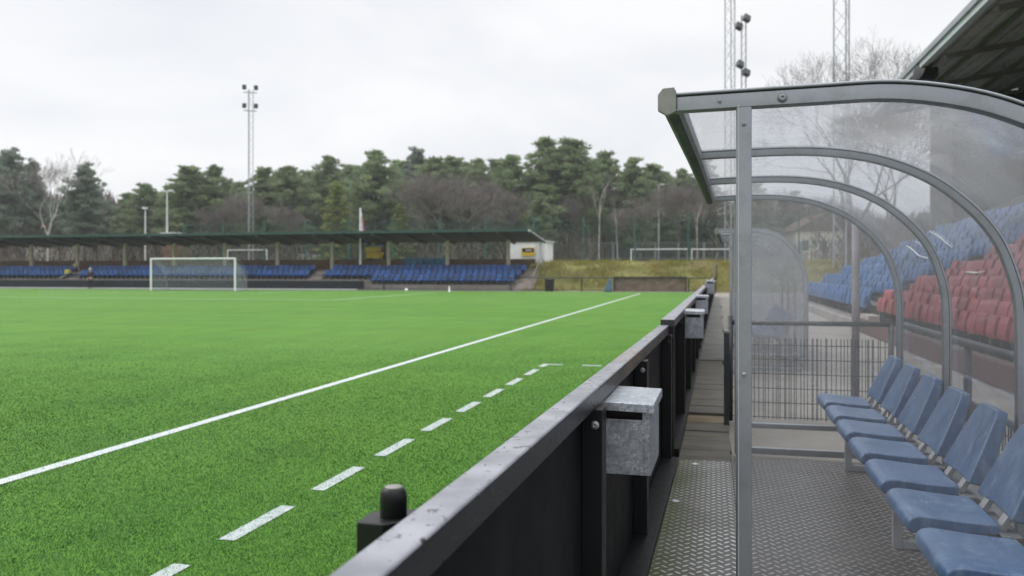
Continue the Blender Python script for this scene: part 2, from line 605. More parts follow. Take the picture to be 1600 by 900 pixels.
# ------------------------------------------------------------------ camera, world, light
cam = bpy.data.cameras.new('camera')
co = bpy.data.objects.new('camera', cam)
COL.objects.link(co)
co.location = (0, 0, H)
co.rotation_euler = (math.radians(90), 0, TH)
cam.sensor_width = 36
cam.lens = 36 * F / 1600
cam.shift_y = -25 / 1600
cam.clip_start, cam.clip_end = .05, 3000
cam.dof.use_dof = True
cam.dof.focus_distance = 3.0
cam.dof.aperture_fstop = 3.5
scene.camera = co

SUN_EL, SUN_AZ = math.radians(42), math.radians(-75)      # direction towards the sun, azimuth from +Y towards +X
w = bpy.data.worlds.new('World')
scene.world = w
w.use_nodes = True
g = G(w.node_tree)
g.n.clear()
wo = g.node('ShaderNodeOutputWorld')
sky = g.node('ShaderNodeTexSky', sky_type='NISHITA')
sky.sun_disc = False
sky.sun_elevation = SUN_EL
sky.sun_rotation = SUN_AZ
b1 = g.node('ShaderNodeBackground')
b1.inputs[1].default_value = .10
g.l.new(sky.outputs[0], b1.inputs[0])
tc = g.node('ShaderNodeTexCoord').outputs['Generated']
sx = g.node('ShaderNodeSeparateXYZ')
g.l.new(tc, sx.inputs[0])
den = g.math('ADD', g.math('MAXIMUM', sx.outputs[2], 0.0), .22)
cb = g.node('ShaderNodeCombineXYZ')
g.l.new(g.math('DIVIDE', sx.outputs[0], den), cb.inputs[0])
g.l.new(g.math('DIVIDE', sx.outputs[1], den), cb.inputs[1])
n1 = g.noise(cb.outputs[0], 1.1, 5, .5, .3)
n2 = g.noise(g.mapping(cb.outputs[0], (1, 1, 1), (4, 9, 0)), .5, 3, .5)
cl = g.math('ADD', g.math('MULTIPLY', n1, .5), g.math('MULTIPLY', n2, .5))
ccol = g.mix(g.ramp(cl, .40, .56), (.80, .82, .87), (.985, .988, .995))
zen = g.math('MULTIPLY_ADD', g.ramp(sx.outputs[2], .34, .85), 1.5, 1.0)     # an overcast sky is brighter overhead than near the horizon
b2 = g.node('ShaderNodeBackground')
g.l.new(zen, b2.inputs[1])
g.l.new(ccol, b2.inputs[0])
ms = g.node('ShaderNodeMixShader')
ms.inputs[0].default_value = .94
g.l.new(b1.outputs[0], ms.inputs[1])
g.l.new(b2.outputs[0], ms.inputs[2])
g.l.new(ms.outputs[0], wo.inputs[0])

sun = bpy.data.lights.new('sun', 'SUN')
sun.energy = 1.4
sun.angle = math.radians(25)
sun.color = (1, .96, .9)
so = bpy.data.objects.new('sun', sun)
COL.objects.link(so)
dvec = Vector((math.sin(SUN_AZ) * math.cos(SUN_EL), math.cos(SUN_AZ) * math.cos(SUN_EL), math.sin(SUN_EL)))
so.rotation_euler = (-dvec).to_track_quat('-Z', 'Y').to_euler()
so.location = (-30, 10, 40)

vs_ = scene.view_settings
vs_.view_transform = 'Standard'
vs_.look = 'None'
vs_.exposure = .07
vs_.gamma = 1
scene.cycles.max_bounces = 10
scene.cycles.transparent_max_bounces = 24
scene.cycles.use_denoising = True

# ------------------------------------------------------------------ ground
PZ = 2.2
ys = [-65, -10, 20, 45, 60.3, 61.2, 62.2, 63.2, 64.2, 65.4, 66.4, 67.2, 69, 75, 90, 120, 180, 400]
xs = [-320, -160, -100, -78, -60, -45, -30, -20, -14, -12, -9, -6, -3, 0, 3, 6, 10, 15, 25, 40, 80, 160, 320]


def gz(x, y):
    if y <= 60.3:
        return -.03
    if -78 < x < -13:
        a, b = 66.3, 67.4
    else:
        a, b = 60.4, 66.6
    f = min(1, max(0, (y - a) / (b - a)))
    f = f * f * (3 - 2 * f)
    z = -.03 + f * (PZ + .03)
    if 60.5 < y < 66 and f > 0:
        z += .12 * math.sin(x * 1.3 + y) * math.sin(x * .37 + 2)
    return z


mb = MB()
for y in ys:
    for x in xs:
        mb.v.append((x, y, gz(x, y)))
nx = len(xs)
for j in range(len(ys) - 1):
    for i in range(nx - 1):
        a = j * nx + i
        mb.f.append((a, a + 1, a + nx + 1, a + nx))
        mb.mi.append(1 if 60 < ys[j] < 67 else (0 if ys[j] < 60 else 2))
tag(mb.build('ground', ['paving', 'bank', 'plateau'], smooth=True), kind='structure')

mb = MB()
bx, by = np.arange(-14.6, 24, .45), np.arange(60.25, 67.4, .32)
for yb_ in by:
    for xb_ in bx:
        f = min(1, max(0, (yb_ - 60.5) / 5.6))
        f = f * f * (3 - 2 * f)
        z = -.02 + f * (PZ + .06) + (.10 * math.sin(xb_ * 1.7 + yb_ * 1.1) * math.sin(xb_ * .6 + yb_ * .9) + random.uniform(-.05, .07)) * min(1, 3 * f)
        mb.v.append((xb_, yb_, z))
nbx = len(bx)
for j in range(len(by) - 1):
    for i in range(nbx - 1):
        a = j * nbx + i
        mb.f.append((a, a + 1, a + nbx + 1, a + nbx))
        mb.mi.append(0)
tag(mb.build('grass_bank', 'bank', smooth=True), kind='structure')
def bank_grass():
    n = 26000
    x = rng.uniform(-14.4, 22, n)
    f = rng.uniform(0, 1, n) ** .8
    y = 60.5 + f * 6.0
    ff = np.clip((y - 60.5) / 5.6, 0, 1)
    ff = ff * ff * (3 - 2 * ff)
    z = -.04 + ff * (PZ + .06)
    k = np.sin(x * 1.1 + np.sin(y * 1.7) * 2) * np.sin(y * 1.4 + x * .4) + rng.uniform(-.8, .8, n) > -.25
    x, y, z = x[k], y[k], z[k]
    n = len(x)
    h_ = rng.uniform(.10, .38, n)
    a = rng.uniform(0, 6.28, n)
    wv = rng.uniform(.02, .05, n)
    V = np.zeros((n, 3, 3))
    V[:, 0] = np.stack([x - np.cos(a) * wv, y - np.sin(a) * wv, z], 1)
    V[:, 1] = np.stack([x + np.cos(a) * wv, y + np.sin(a) * wv, z], 1)
    V[:, 2] = np.stack([x + rng.normal(0, .12, n), y + rng.normal(-.03, .1, n), z + h_], 1)
    tone = rng.uniform(0, 1, n) * .6 + .4 * (np.sin(x * .9 + y * .3) * .5 + .5)
    tag(raw_mesh('bank_grass', V.reshape(-1, 3), np.arange(3 * n), 3, ['bankblade'], None, tone), 'tufts of rough green and straw coloured grass on the bank', 'grass', kind='stuff')


bank_grass()
mb = MB().box(-95, -.34, -20, 59.35, -.025, 0)
tag(mb.build('turf', 'turf'), kind='structure')
mb = MB().box(-95, -.45, 59.35, 60.2, -.02, .02)
tag(mb.build('perimeter_path', 'concrete'), kind='structure')


def sheet(name, rects, mat='line', z=.004):
    b = MB()
    for x0, x1, y0, y1 in rects:
        b.add([(x0, y0, z), (x1, y0, z), (x1, y1, z), (x0, y1, z)], [(0, 1, 2, 3)])
    return tag(b.build(name, mat), kind='structure')


TLX = (-4.865, -4.745)
sheet('touch_line', [(*TLX, -8, 55.3)])
sheet('goal_line', [(-73.8, -4.87, 55.18, 55.30)])
sheet('penalty_area_line', [(-59.5, -19.14, 38.74, 38.86), (-19.26, -19.14, 38.865, 55.17), (-59.5, -59.38, 38.865, 55.17)])
sheet('goal_area_line', [(-48.5, -30.1, 49.74, 49.86), (-30.22, -30.1, 49.865, 55.17), (-48.5, -48.38, 49.865, 55.17)])
dashes = []
y = 2.87
while y < 12:
    dashes.append((-2.62, -2.52, y, y + .665))
    y += 1.043
dashes += [(-2.62, -2.52, 12.25, 12.53), (-2.62, -2.30, 12.535, 12.635), (-1.99, -1.69, 12.535, 12.635), (-1.36, -1.05, 12.535, 12.635), (-.78, -.55, 12.535, 12.635)]
sheet('technical_area_line', dashes, 'lineworn')


def blades():
    d = np.geomspace(.85, 22, 4000)
    dens = np.where(d < 2.4, 15000, 15000 * (2.4 / d) ** 1.75) * 2.0 * np.clip((22 - d) / 14, 0, 1)
    pdf = dens * 1.34 * d
    cdf = np.concatenate([[0], np.cumsum(.5 * (pdf[1:] + pdf[:-1]) * np.diff(d))])
    n = int(cdf[-1])
    dd = np.interp(rng.uniform(0, cdf[-1], n), cdf, d)
    lat = rng.uniform(-.67, .67, n) * dd
    x, yy = lat * C - dd * S, lat * S + dd * C
    k = (x < -.46)
    x, yy, dd = x[k], yy[k], dd[k]
    n = len(x)
    wd = .0021 * np.maximum(1, dd / 2.4) ** .85
    a = rng.uniform(0, 2 * math.pi, n)
    hh = .0145 * rng.uniform(.5, 1.15, n) * np.clip((22 - dd) / 14, .2, 1)
    clump = np.sin(x * 9.1 + 2 * np.sin(yy * 5.3)) * np.sin(yy * 8.3 + 1.7 * np.sin(x * 6.1))
    la = rng.uniform(0, 2 * math.pi, n) * .6 + clump * 1.8 + 1.2 * np.sin(x * .7 + yy * .5)
    lean = rng.uniform(.4, 1.4, n) * hh
    wx, wy = np.cos(a) * wd / 2, np.sin(a) * wd / 2
    v = np.zeros((n, 3, 3), np.float32)
    v[:, 0] = np.stack([x - wx, yy - wy, np.zeros(n)], 1)
    v[:, 1] = np.stack([x + wx, yy + wy, np.zeros(n)], 1)
    v[:, 2] = np.stack([x + np.cos(la) * lean, yy + np.sin(la) * lean, hh], 1)
    white = (x > TLX[0]) & (x < TLX[1])
    for r in dashes:
        white |= (x > r[0]) & (x < r[1]) & (yy > r[2]) & (yy < r[3])
    keep = ~white | (rng.uniform(0, 1, n) < .8)
    white &= rng.uniform(0, 1, n) < np.where(x > -4, .66, .9)
    tone = np.clip(rng.uniform(0, 1, n) ** 1.2 * .85 + .15 * (clump * .5 + .5), 0, 1)
    v, white, tone = v[keep], white[keep], tone[keep]
    o = raw_mesh('turf_fibres', v.reshape(-1, 3), np.arange(len(v) * 3), 3, ['blade', 'bladewhite'], None, tone, white.astype(np.int32))
    tag(o, 'short green artificial turf fibres in front of the barrier', 'turf fibres', kind='stuff')


blades()

# ------------------------------------------------------------------ walkway
b = MB().box(-.46, .13, -2.0, 5.195, -.02, .008).box(-.46, .13, 5.20, 6.44, -.02, .0068)
wp = tag(b.build('walkway_plate', 'tread'), kind='structure')
for x_, y_ in ((-.135, 6.30), (-.235, 5.25)):
    MB().lathe([(.024, .0085), (.024, .011), (.014, .0125), (.012, .010)], (x_, y_, 0), 18).build('washer', 'alu_white', wp, smooth=True)
b = MB().box(.134, 1.62, -2.0, 3.985, -.02, .008).box(.134, 1.62, 3.99, 6.62, -.02, .0065)
tag(b.build('dugout_floor', 'tread_floor'), kind='structure')
yy = 6.455
i = 0
bw, bww = MB(), MB()
while yy < 13.4:
    zt = .0 if yy < 8.2 else .03
    wdt = .41 if yy < 8.2 else .43
    (bww if i in (4,) else bw).box(-.36, .14 + random.uniform(-.01, .01), yy, yy + wdt - .026, -.06, zt + random.uniform(-.004, .004))
    yy += wdt
    i += 1
tag(bw.build('walkway_planks', 'plank', bevel=.006), kind='structure')
tag(bww.build('worn_walkway_plank', 'plank_warm', bevel=.006), kind='structure')
b = MB()
for y0, y1, z in ((13.45, 20.6, .05), (20.7, 26.6, .04), (26.75, 34.4, .03), (34.6, 44, .03)):
    b.box(-.34 + .006 * (y0 - 13), .2 + .006 * (y0 - 13), y0, y1, -.02, z)
tag(b.build('far_walkway_plate', 'farplate'), kind='structure')

# ------------------------------------------------------------------ barrier
BAR_A = math.radians(-1.06)
nb = thing('pitch_barrier', 'nearer run of the black pitch barrier with wet flat top rail', 'barrier', (-.525, 0, 0), BAR_A)
b = MB().prism([(0, .985), (.074, .985), (.074, 1.047), (.068, 1.052), (.004, 1.052), (0, 1.046)], 'y', -1.5, 6.36)
b.build('top_rail', 'wetrail', nb, bevel=.003)
for y0, y1 in ((-1.4, 1.098), (1.10, 2.968), (2.97, 4.468), (4.47, 6.3)):
    MB().box(.016, .0255, y0, y1, .0, .984).build('panel', 'blackpanel', nb)
for y0 in (2.80, 4.38, 6.24):
    MB().box(.026, .100, y0, y0 + .10, .02, .984).build('post', 'black', nb, bevel=.004)
b = MB().box(.028, .046, 1.085, 1.13, .02, .955)
b.build('panel_strip', 'black', nb, bevel=.006)
b = MB().box(.026, .15, -1.4, 6.3, -.02, .055)
b.build('base_rail', 'black', nb, bevel=.004)


def bolt(parent, loc, axis, r=.011, mat='rail'):
    o = MB().lathe([(r * 1.35, 0), (r * 1.35, .002), (r, .0025), (r * .98, .007), (r * .7, .0095), (r * .38, .0098), (r * .36, .006)], n=16).build('bolt', mat, parent, smooth=True)
    o.location = loc
    o.rotation_euler = Vector(axis).to_track_quat('Z', 'Y').to_euler()
    return o


bolt(nb, (.075, 2.80, .93), (0, -1, 0), mat='steel')
bolt(nb, (.075, 4.38, .935), (0, -1, 0), mat='steel')
bolt(nb, (.085, 6.24, .93), (0, -1, 0))
fb = thing('pitch_barrier', 'farther taller run of the black pitch barrier reaching towards the far bank', 'barrier', (-.40, 6.40, 0), math.radians(-.40))
MB().prism([(0, 1.03), (.105, 1.03), (.105, 1.088), (.10, 1.092), (.004, 1.092), (0, 1.088)], 'y', 0, 44.5).build('top_rail', 'wetrail', fb, bevel=.003)
MB().box(.02, .03, .10, 44.4, .06, 1.029).build('panel', 'blackpanel', fb)
k = 0
y0 = 0.0
while y0 < 44:
    MB().box(.0 if k == 0 else .03, .10 if k == 0 else .115, y0, y0 + .10, -.02, 1.029).build('post', 'black', fb)
    if k < 6:
        bolt(fb, (.085, y0 if k else .0, .96), (0, -1, 0))
    y0 += 1.75
    k += 1
MB().box(.03, .135, .11, 44, -.02, .07).build('base_rail', 'black', fb)
# rail that climbs the bank beyond the barrier
r = thing('bank_handrail', 'dark handrail climbing the grass bank beyond the barrier', 'handrail', (-.02, 50.8, 0))
MB().tube([(0, 0, 1.05), (.02, 9, 1.1), (.3, 15, 2.95)], .04, 8).build('top_rail', 'rail', r)
for yq, zq, bq in ((.1, 1.05, 0), (5, 1.08, 0), (9, 1.1, 0), (12, 2.0, .9), (15, 2.95, 2)):
    MB().tube([(0.02 * yq, yq, bq - .1), (0.02 * yq, yq, zq)], .03, 8).build('post', 'rail', r)

# metal boxes on the barrier


def make_bin():
    t = thing('metal_bin', '', 'bin', (0, 0, 0), 0, 'metal bins on the barrier')
    W, D, Hh = .178, .36, .268
    m = MB()
    th = .004
    z1 = Hh
    # tapered box, front has a slot near the top
    m.add([(0, 0, 0), (W, 0, 0), (W, D, 0), (0, D, 0), (0, 0, z1), (W, 0, z1), (W, D, z1), (0, D, z1)],
          [(0, 3, 2, 1), (1, 2, 6, 5), (2, 3, 7, 6), (3, 0, 4, 7)])
    # front wall around the slot
    s0, s1, x0, x1 = z1 - .062, z1 - .030, .012, W - .03
    m.box(0.0005, W - .0005, -.004, .001, .0005, s0)
    m.box(0.0005, x0, -.004, .001, s0, z1)
    m.box(x1, W - .0005, -.004, .001, s0, z1)
    m.build('body', 'galv', t)
    MB().box(x0 - .002, x1 + .002, -.0075, -.0042, s0 - .006, s0).build('slot_lip', 'galv', t)
    MB().box(W - .022, W - .017, -.0075, -.0042, .002, z1 - .015).build('seam', 'galv', t)
    MB().box(.006, W - .006, .05, .055, s0 - .05, z1 - .004).build('inner_flap', 'blackrub', t)
    l = MB()
    l.add([(-.012, -.022, Hh + .006), (W + .014, -.022, Hh - .0), (W + .014, D + .012, Hh + .006), (-.012, D + .012, Hh + .012),
           (-.012, -.022, Hh - .026), (W + .014, -.022, Hh - .032), (W + .014, D + .012, Hh - .026), (-.012, D + .012, Hh - .02)],
          [(0, 1, 2, 3), (0, 4, 5, 1), (1, 5, 6, 2), (2, 6, 7, 3), (3, 7, 4, 0)])
    o = l.build('lid', 'galv', t, bevel=.004)
    MB().box(-.03, -.001, .06, .12, .08, .2).build('bracket', 'black', t)
    return t


bin0 = make_bin()
bin0.location = (-.405, 3.06, .702)
bin0.rotation_euler = (0, 0, math.radians(-1.0))
bin0['label'] = 'nearest galvanised metal bin with lid and slot hung inside the barrier'
dup(bin0, (-.278, 8.30, .80), 0, 'second galvanised bin along the barrier, on the taller run just past the step')
dup(bin0, (-.262, 12.6, .83), 0, 'third galvanised bin along the barrier, small and half hidden by the second')
dup(bin0, (-.19, 22.3, .88), 0, 'farthest galvanised bin along the barrier, near its far end', (1.2, 1.2, 1.3))

# capped device on the field side
t = thing('capped_post', 'short black cylinder post with white disc on top beside the barrier', 'post', (-.572, 1.40, -.011))
MB().lathe([(.0248, .93), (.0248, 1.056), (.0236, 1.066), (.0195, 1.073), (.0172, 1.0745)], n=28).build('cylinder', 'black', t, smooth=True)
MB().lathe([(.0162, 1.0748), (.0160, 1.0762), (.003, 1.0768)], n=24).build('cap_disc', 'capgrey', t, smooth=True)
MB().lathe([(.0262, 1.001), (.0268, 1.006), (.0262, 1.011)], n=24).build('collar', 'alu_dull', t, smooth=True)
MB().prism([(-.052, -.05), (.0, -.05), (.03, -.02), (.03, .05), (-.03, .05), (-.052, .01)], 'z', .84, 1.022).build('bracket_box', 'blackrub', t, bevel=.004)
MB().box(-.03, .03, -.03, .03, 0, .84).build('stem', 'black', t)

# ------------------------------------------------------------------ dugout
ARCHY = [0, 1.25, 2.5, 3.8]
PROF = [(.02, 2.080), (.30, 2.085), (.554, 2.073), (.77, 2.032), (.95, 1.962), (1.09, 1.874), (1.229, 1.743), (1.325, 1.60), (1.385, 1.43), (1.408, 1.30), (1.415, 1.1), (1.415, .30), (1.415, 0)]


def smooth_curve(P, n=5):
    out = []
    for i in range(len(P) - 1):
        p0, p1, p2, p3 = (Vector(P[max(i - 1, 0)]), Vector(P[i]), Vector(P[i + 1]), Vector(P[min(i + 2, len(P) - 1)]))
        for k in range(n):
            t = k / n
            out.append(.5 * ((2 * p1) + (-p0 + p2) * t + (2 * p0 - 5 * p1 + 4 * p2 - p3) * t * t + (-p0 + 3 * p1 - 3 * p2 + p3) * t ** 3))
    out.append(Vector(P[-1]))
    return [(v.x, v.y) for v in out]


def arch_prof(i):
    front = [-.138, -.090, -.055, -.02][i]
    P = [(front, 2.078)] + PROF[1:]
    if i == 0:
        P = [(x if x < .1 else x + .065 * min(1, (x - .1) / .7), z + .024 + (.012 if .4 < x < 1.2 else 0)) for x, z in P]
    return smooth_curve(P)


def offset(poly, d):
    out = []
    for i, p in enumerate(poly):
        a, b = Vector(poly[max(i - 1, 0)]), Vector(poly[min(i + 1, len(poly) - 1)])
        t = (b - a).normalized()
        nrm = Vector((-t.y, t.x))
        out.append((p[0] - nrm.x * d * -1 * -1, p[1] - nrm.y * d))
    return out


def strip(mb_, outer, inner, y0, y1):
    n = len(outer)
    vs = [(x, y0, z) for x, z in outer] + [(x, y0, z) for x, z in inner] + [(x, y1, z) for x, z in outer] + [(x, y1, z) for x, z in inner]
    fs = []
    for i in range(n - 1):
        fs += [(i, i + 1, n + i + 1, n + i), (2 * n + i, 3 * n + i, 3 * n + i + 1, 2 * n + i + 1),
               (i, 2 * n + i, 2 * n + i + 1, i + 1), (n + i, n + i + 1, 3 * n + i + 1, 3 * n + i)]
    fs += [(0, n, 3 * n, 2 * n), (n - 1, 3 * n - 1, 4 * n - 1, 2 * n - 1)]
    mb_.add(vs, fs)


def make_dugout():
    t = thing('dugout', 'nearer team dugout with curved clear roof on aluminium arches', 'dugout', (0, 3.0, 0))
    for i, y in enumerate(ARCHY):
        P = arch_prof(i)
        a = MB()
        if i == 0:
            # flat bar with a thin cover strip above it
            strip(a, offset(P, .014), offset(P, .066), -.03, .026)
            strip(a, P, offset(P, .011), -.036, .03)
        else:
            strip(a, P, offset(P, .046), y - .024, y + .022)
        o = a.build('arch', 'alu', t, bevel=.003, seg=1)
        if i:
            s = MB()
            strip(s, offset(P, .011), offset(P, .0145), y - .0255, y + .0235)
            s.build('arch_gasket', 'blackrub', t)
        if i == 0:
            s = MB()
            strip(s, offset(P, .011), offset(P, .014), -.026, .022)
            s.build('arch_gasket', 'blackrub', t)
    # front gutter: outer lip + underside + cap
    fx = [(-.138, 0, 2.10), (-.090, 1.25, 2.078), (-.055, 2.5, 2.078), (-.02, 3.8, 2.078)]
    b = MB()
    n = len(fx)
    sec = [(-.040, -.012), (-.030, .012), (.010, .012), (.014, -.01), (.014, -.052), (.004, -.062), (-.02, -.070), (-.040, -.050)]
    vs, fs = [], []
    ext = [(fx[0][0] - .004, -.045, fx[0][2] - .002)] + fx[1:3] + [(fx[3][0], 3.83, fx[3][2])]
    for x, y, z in ext:
        vs += [(x + sx_, y, z + sz) for sx_, sz in sec]
    m = len(sec)
    for i in range(len(ext) - 1):
        for k in range(m):
            a, c2 = i * m + k, i * m + (k + 1) % m
            fs.append((a, c2, c2 + m, a + m))
    fs += [tuple(range(m)), tuple(range((len(ext) - 1) * m, len(ext) * m))]
    b.add(vs, fs)
    b.build('front_gutter', 'alu_green', t)
    lip = MB()
    for (xa_, ya_, za_), (xb_, yb_, zb_) in zip(ext[:-1], ext[1:]):
        lip.add([(xa_ + .0145, max(ya_, -.02), za_ - .002), (xb_ + .0145, yb_, zb_ - .002), (xb_ + .032, yb_, zb_ - .002), (xa_ + .032, max(ya_, -.02), za_ - .002),
                 (xa_ + .0145, max(ya_, -.02), za_ - .058), (xb_ + .0145, yb_, zb_ - .056), (xb_ + .032, yb_, zb_ - .050), (xa_ + .032, max(ya_, -.02), za_ - .052)],
                [(0, 1, 2, 3), (4, 7, 6, 5), (0, 4, 5, 1), (2, 6, 7, 3), (0, 3, 7, 4), (1, 5, 6, 2)])
    lip.build('gutter_lip', 'alu_dull', t)
    x, y, z = ext[0]
    b = MB()
    b.prism([(x - .052, z - .004), (x - .034, z + .018), (x + .006, z + .020), (x + .012, z + .0), (x + .012, z - .066), (x - .018, z - .080), (x - .052, z - .060)], 'y', y - .008, y + .02)
    b.build('gutter_end_cap', 'capgrey', t, bevel=.002)
    # posts
    MB().box(.078, .130, -.028, .024, -.005, 2.052).build('front_post', 'alu', t, bevel=.004)
    MB().box(.085, .0865, -.0305, -.0282, -.005, 2.05).build('post_edge', 'alu_white', t)
    MB().box(.165, .205, 3.78, 3.82, -.005, 2.04).build('front_post', 'alu', t, bevel=.004)
    bolt(t, (.232, -.030, 2.066), (0, -1, 0), .013, 'steel')
    for bz in (1.98, 1.10, .30):
        bolt(t, (.104, -.0285, bz), (0, -1, 0), .0055, 'alu_dull')
    a0 = offset(arch_prof(0), .04)
    for q in (2, 26, 34, 42):
        bolt(t, (a0[q][0], -.030, a0[q][1]), (0, -1, 0), .0055, 'alu_dull')
    # base rails at the two ends, back rail
    for y in (0, 3.8):
        x1 = 1.43
        MB().box(.206, 1.37, y - .022, y + .022, .004, .056).build('base_rail', 'alu', t, bevel=.004)
        MB().box(.206, 1.37, y - .020, y + .020, .212, .252).build('base_rail', 'alu', t, bevel=.004)
    MB().box(1.375, 1.412, .03, 3.77, .21, .25).build('back_rail', 'alu', t, bevel=.003)
    # clear sheets
    for i in range(3):
        A, B2 = arch_prof(i), arch_prof(i + 1)
        A, B2 = offset(A, .006), offset(B2, .006)
        b = MB()
        n = len(A)
        ya, yb = ARCHY[i] + .03, ARCHY[i + 1] - .026
        K = 6
        for k in range(K + 1):
            f = k / K
            sag = math.sin(f * math.pi) * .006
            for j in range(n):
                b.v.append((A[j][0] * (1 - f) + B2[j][0] * f, ya * (1 - f) + yb * f, A[j][1] * (1 - f) + B2[j][1] * f - sag))
        for k in range(K):
            for j in range(n - 1):
                q = k * n + j
                b.f.append((q, q + 1, q + n + 1, q + n))
                b.mi.append(0)
        b.build('roof_sheet', 'panel_roof', t, smooth=True)
    for i, y in ((0, .0), (3, 3.8)):
        P = offset(arch_prof(i), .05)
        x0 = .128 if i == 0 else .205
        pts = [(px_, pz) for px_, pz in P if px_ > x0 + .02]
        zt = pts[0][1]
        poly = [(x0, .25), (x0, zt)] + pts
        poly[-1] = (poly[-1][0], .25)
        MB().add([(px_, y, pz) for px_, pz in poly], [tuple(range(len(poly)))]).build('end_sheet', 'panel_end' if i == 0 else 'panel_far', t)
    # splits in the back sheets (cracks) are thin white ribs of broken plastic
    for pts in ([(1.30, 2.52, 1.56), (1.318, 2.62, 1.545), (1.30, 2.78, 1.565), (1.27, 2.88, 1.62), (1.262, 2.97, 1.64)],
                [(1.36, 1.72, 1.46), (1.368, 1.84, 1.455), (1.36, 2.0, 1.46)],
                [(1.31, 2.07, 1.60), (1.27, 2.18, 1.665), (1.245, 2.3, 1.705)]):
        MB().tube(pts, [.002] + [.005] * (len(pts) - 2) + [.002], 6).build('crack', 'alu_white', t)
    return t


dugout = make_dugout()
d2 = dup(dugout, (.17, 12.55, 0), 0, 'farther team dugout with milky curved end sheet beyond the mesh fence', (.79, 1, 1))

for ch in d2.children:
    if ch.name.startswith('end_sheet'):
        ch.data = ch.data.copy()
        ch.data.materials[0] = M['panel_milky']

# bench frame and seats
BR = math.radians(-.55)


def make_bench(label, loc):
    t = thing('team_bench', label, 'bench', loc, BR, 'benches in the dugouts')
    L = 4.12
    MB().box(.20, .242, -.1, L - .1, .385, .425).build('beam', 'alu_dull', t, bevel=.003)
    MB().box(.345, .40, -.1, L - .1, .385, .427).build('beam', 'alu_dull', t, bevel=.003)
    for y in (.07, 1.78, 3.50):
        q = MB().box(.17, .215, y, y + .045, .008, .384)
        q.box(.2152, .60, y + .002, y + .043, .009, .05)
        q.build('leg', 'alu_dull', t, bevel=.003)
    return t


def make_seat(parent):
    t = bpy.data.objects.new('seat', None)
    COL.objects.link(t)
    t.empty_display_size = .1
    t.parent = parent
    # pad, local x 0 = front, y 0..0.44: flat top that rolls over a deep front lip
    prof = [(.022, .428), (.006, .440), (.000, .462), (.006, .484), (.022, .499), (.05, .506), (.10, .504), (.18, .496), (.27, .490), (.335, .489), (.350, .484), (.352, .455), (.342, .440), (.22, .437), (.07, .430)]
    b = MB()
    N = 9
    n = len(prof)
    for k in range(N):
        f = k / (N - 1)
        y = f * .44
        e = abs(2 * f - 1)
        for (x, z) in prof:
            up_ = z > .465
            dz = -.005 * (1 - e * e) if up_ and x > .06 else 0
            inset = .010 * e ** 6
            xx = x + (inset if x < .1 else -inset if x > .3 else 0)
            taper = .045 * (x / .35)
            b.v.append((xx, .22 + (y - .22) * (1 - taper), z + dz + (-.006 * e ** 8 if up_ else 0)))
    for k in range(N - 1):
        for j in range(n):
            a, c2 = k * n + j, k * n + (j + 1) % n
            b.f.append((a, c2, c2 + n, a + n))
            b.mi.append(0)
    b.f += [tuple(range(n)), tuple(range((N - 1) * n, N * n))]
    b.mi += [0, 0]
    b.build('seat_pad', 'dugblue', t, bevel=.010, seg=3)
    # backrest: leaning trapezoid shell with thick side wings
    b = MB()
    NZ, NY = 8, 7
    front, back = [], []
    for i in range(NZ):
        f = i / (NZ - 1)
        z = .500 + .325 * f
        xf = .372 + .150 * f
        hw = .218 - .075 * f ** 1.3 - (.014 if i == NZ - 1 else 0)
        for j in range(NY):
            s_ = 2 * j / (NY - 1) - 1
            dish = .018 * (1 - s_ * s_) * (1 - .4 * f)
            front.append((xf + dish, .22 + s_ * hw, z))
            th = .085 - .042 * f
            back.append((xf + th + .006, .22 + s_ * hw * .97, z - .016 + .004 * f))
    b.v = front + back
    o = NZ * NY
    for i in range(NZ - 1):
        for j in range(NY - 1):
            a = i * NY + j
            b.f.append((a, a + 1, a + NY + 1, a + NY))
            b.f.append((o + a, o + a + NY, o + a + NY + 1, o + a + 1))
    for i in range(NZ - 1):
        for j in (0, NY - 1):
            a = i * NY + j
            b.f.append((a, a + NY, o + a + NY, o + a))
    for j in range(NY - 1):
        for i in (0, NZ - 1):
            a = i * NY + j
            b.f.append((a, a + 1, o + a + 1, o + a))
    b.mi = [0] * len(b.f)
    b.build('backrest', 'dugblue', t, bevel=.011, seg=3)
    br = MB()
    br.box(.350, .425, .025, .415, .428, .437)
    for y in (.09, .33):
        br.prism([(.352, .438), (.385, .438), (.418, .512), (.398, .512)], 'y', y - .01, y + .045)
    br.build('bracket', 'steel', t, bevel=.002)
    return t


bench = make_bench('grey metal team bench with a row of weathered blue seats in the nearer dugout', (.728, 2.84, 0))
seat0 = make_seat(bench)
for k in range(7):
    s_ = seat0 if k == 0 else copy_tree(seat0, bench)
    s_.location = (-.006 + .004 * k, .07 + .582 * k, 0)
bench2 = dup(bench, (.62, 13.0, 0), 0, 'team bench with pale blue seats in the farther dugout, seen through two clear sheets')

# ------------------------------------------------------------------ mesh fences by the dugouts


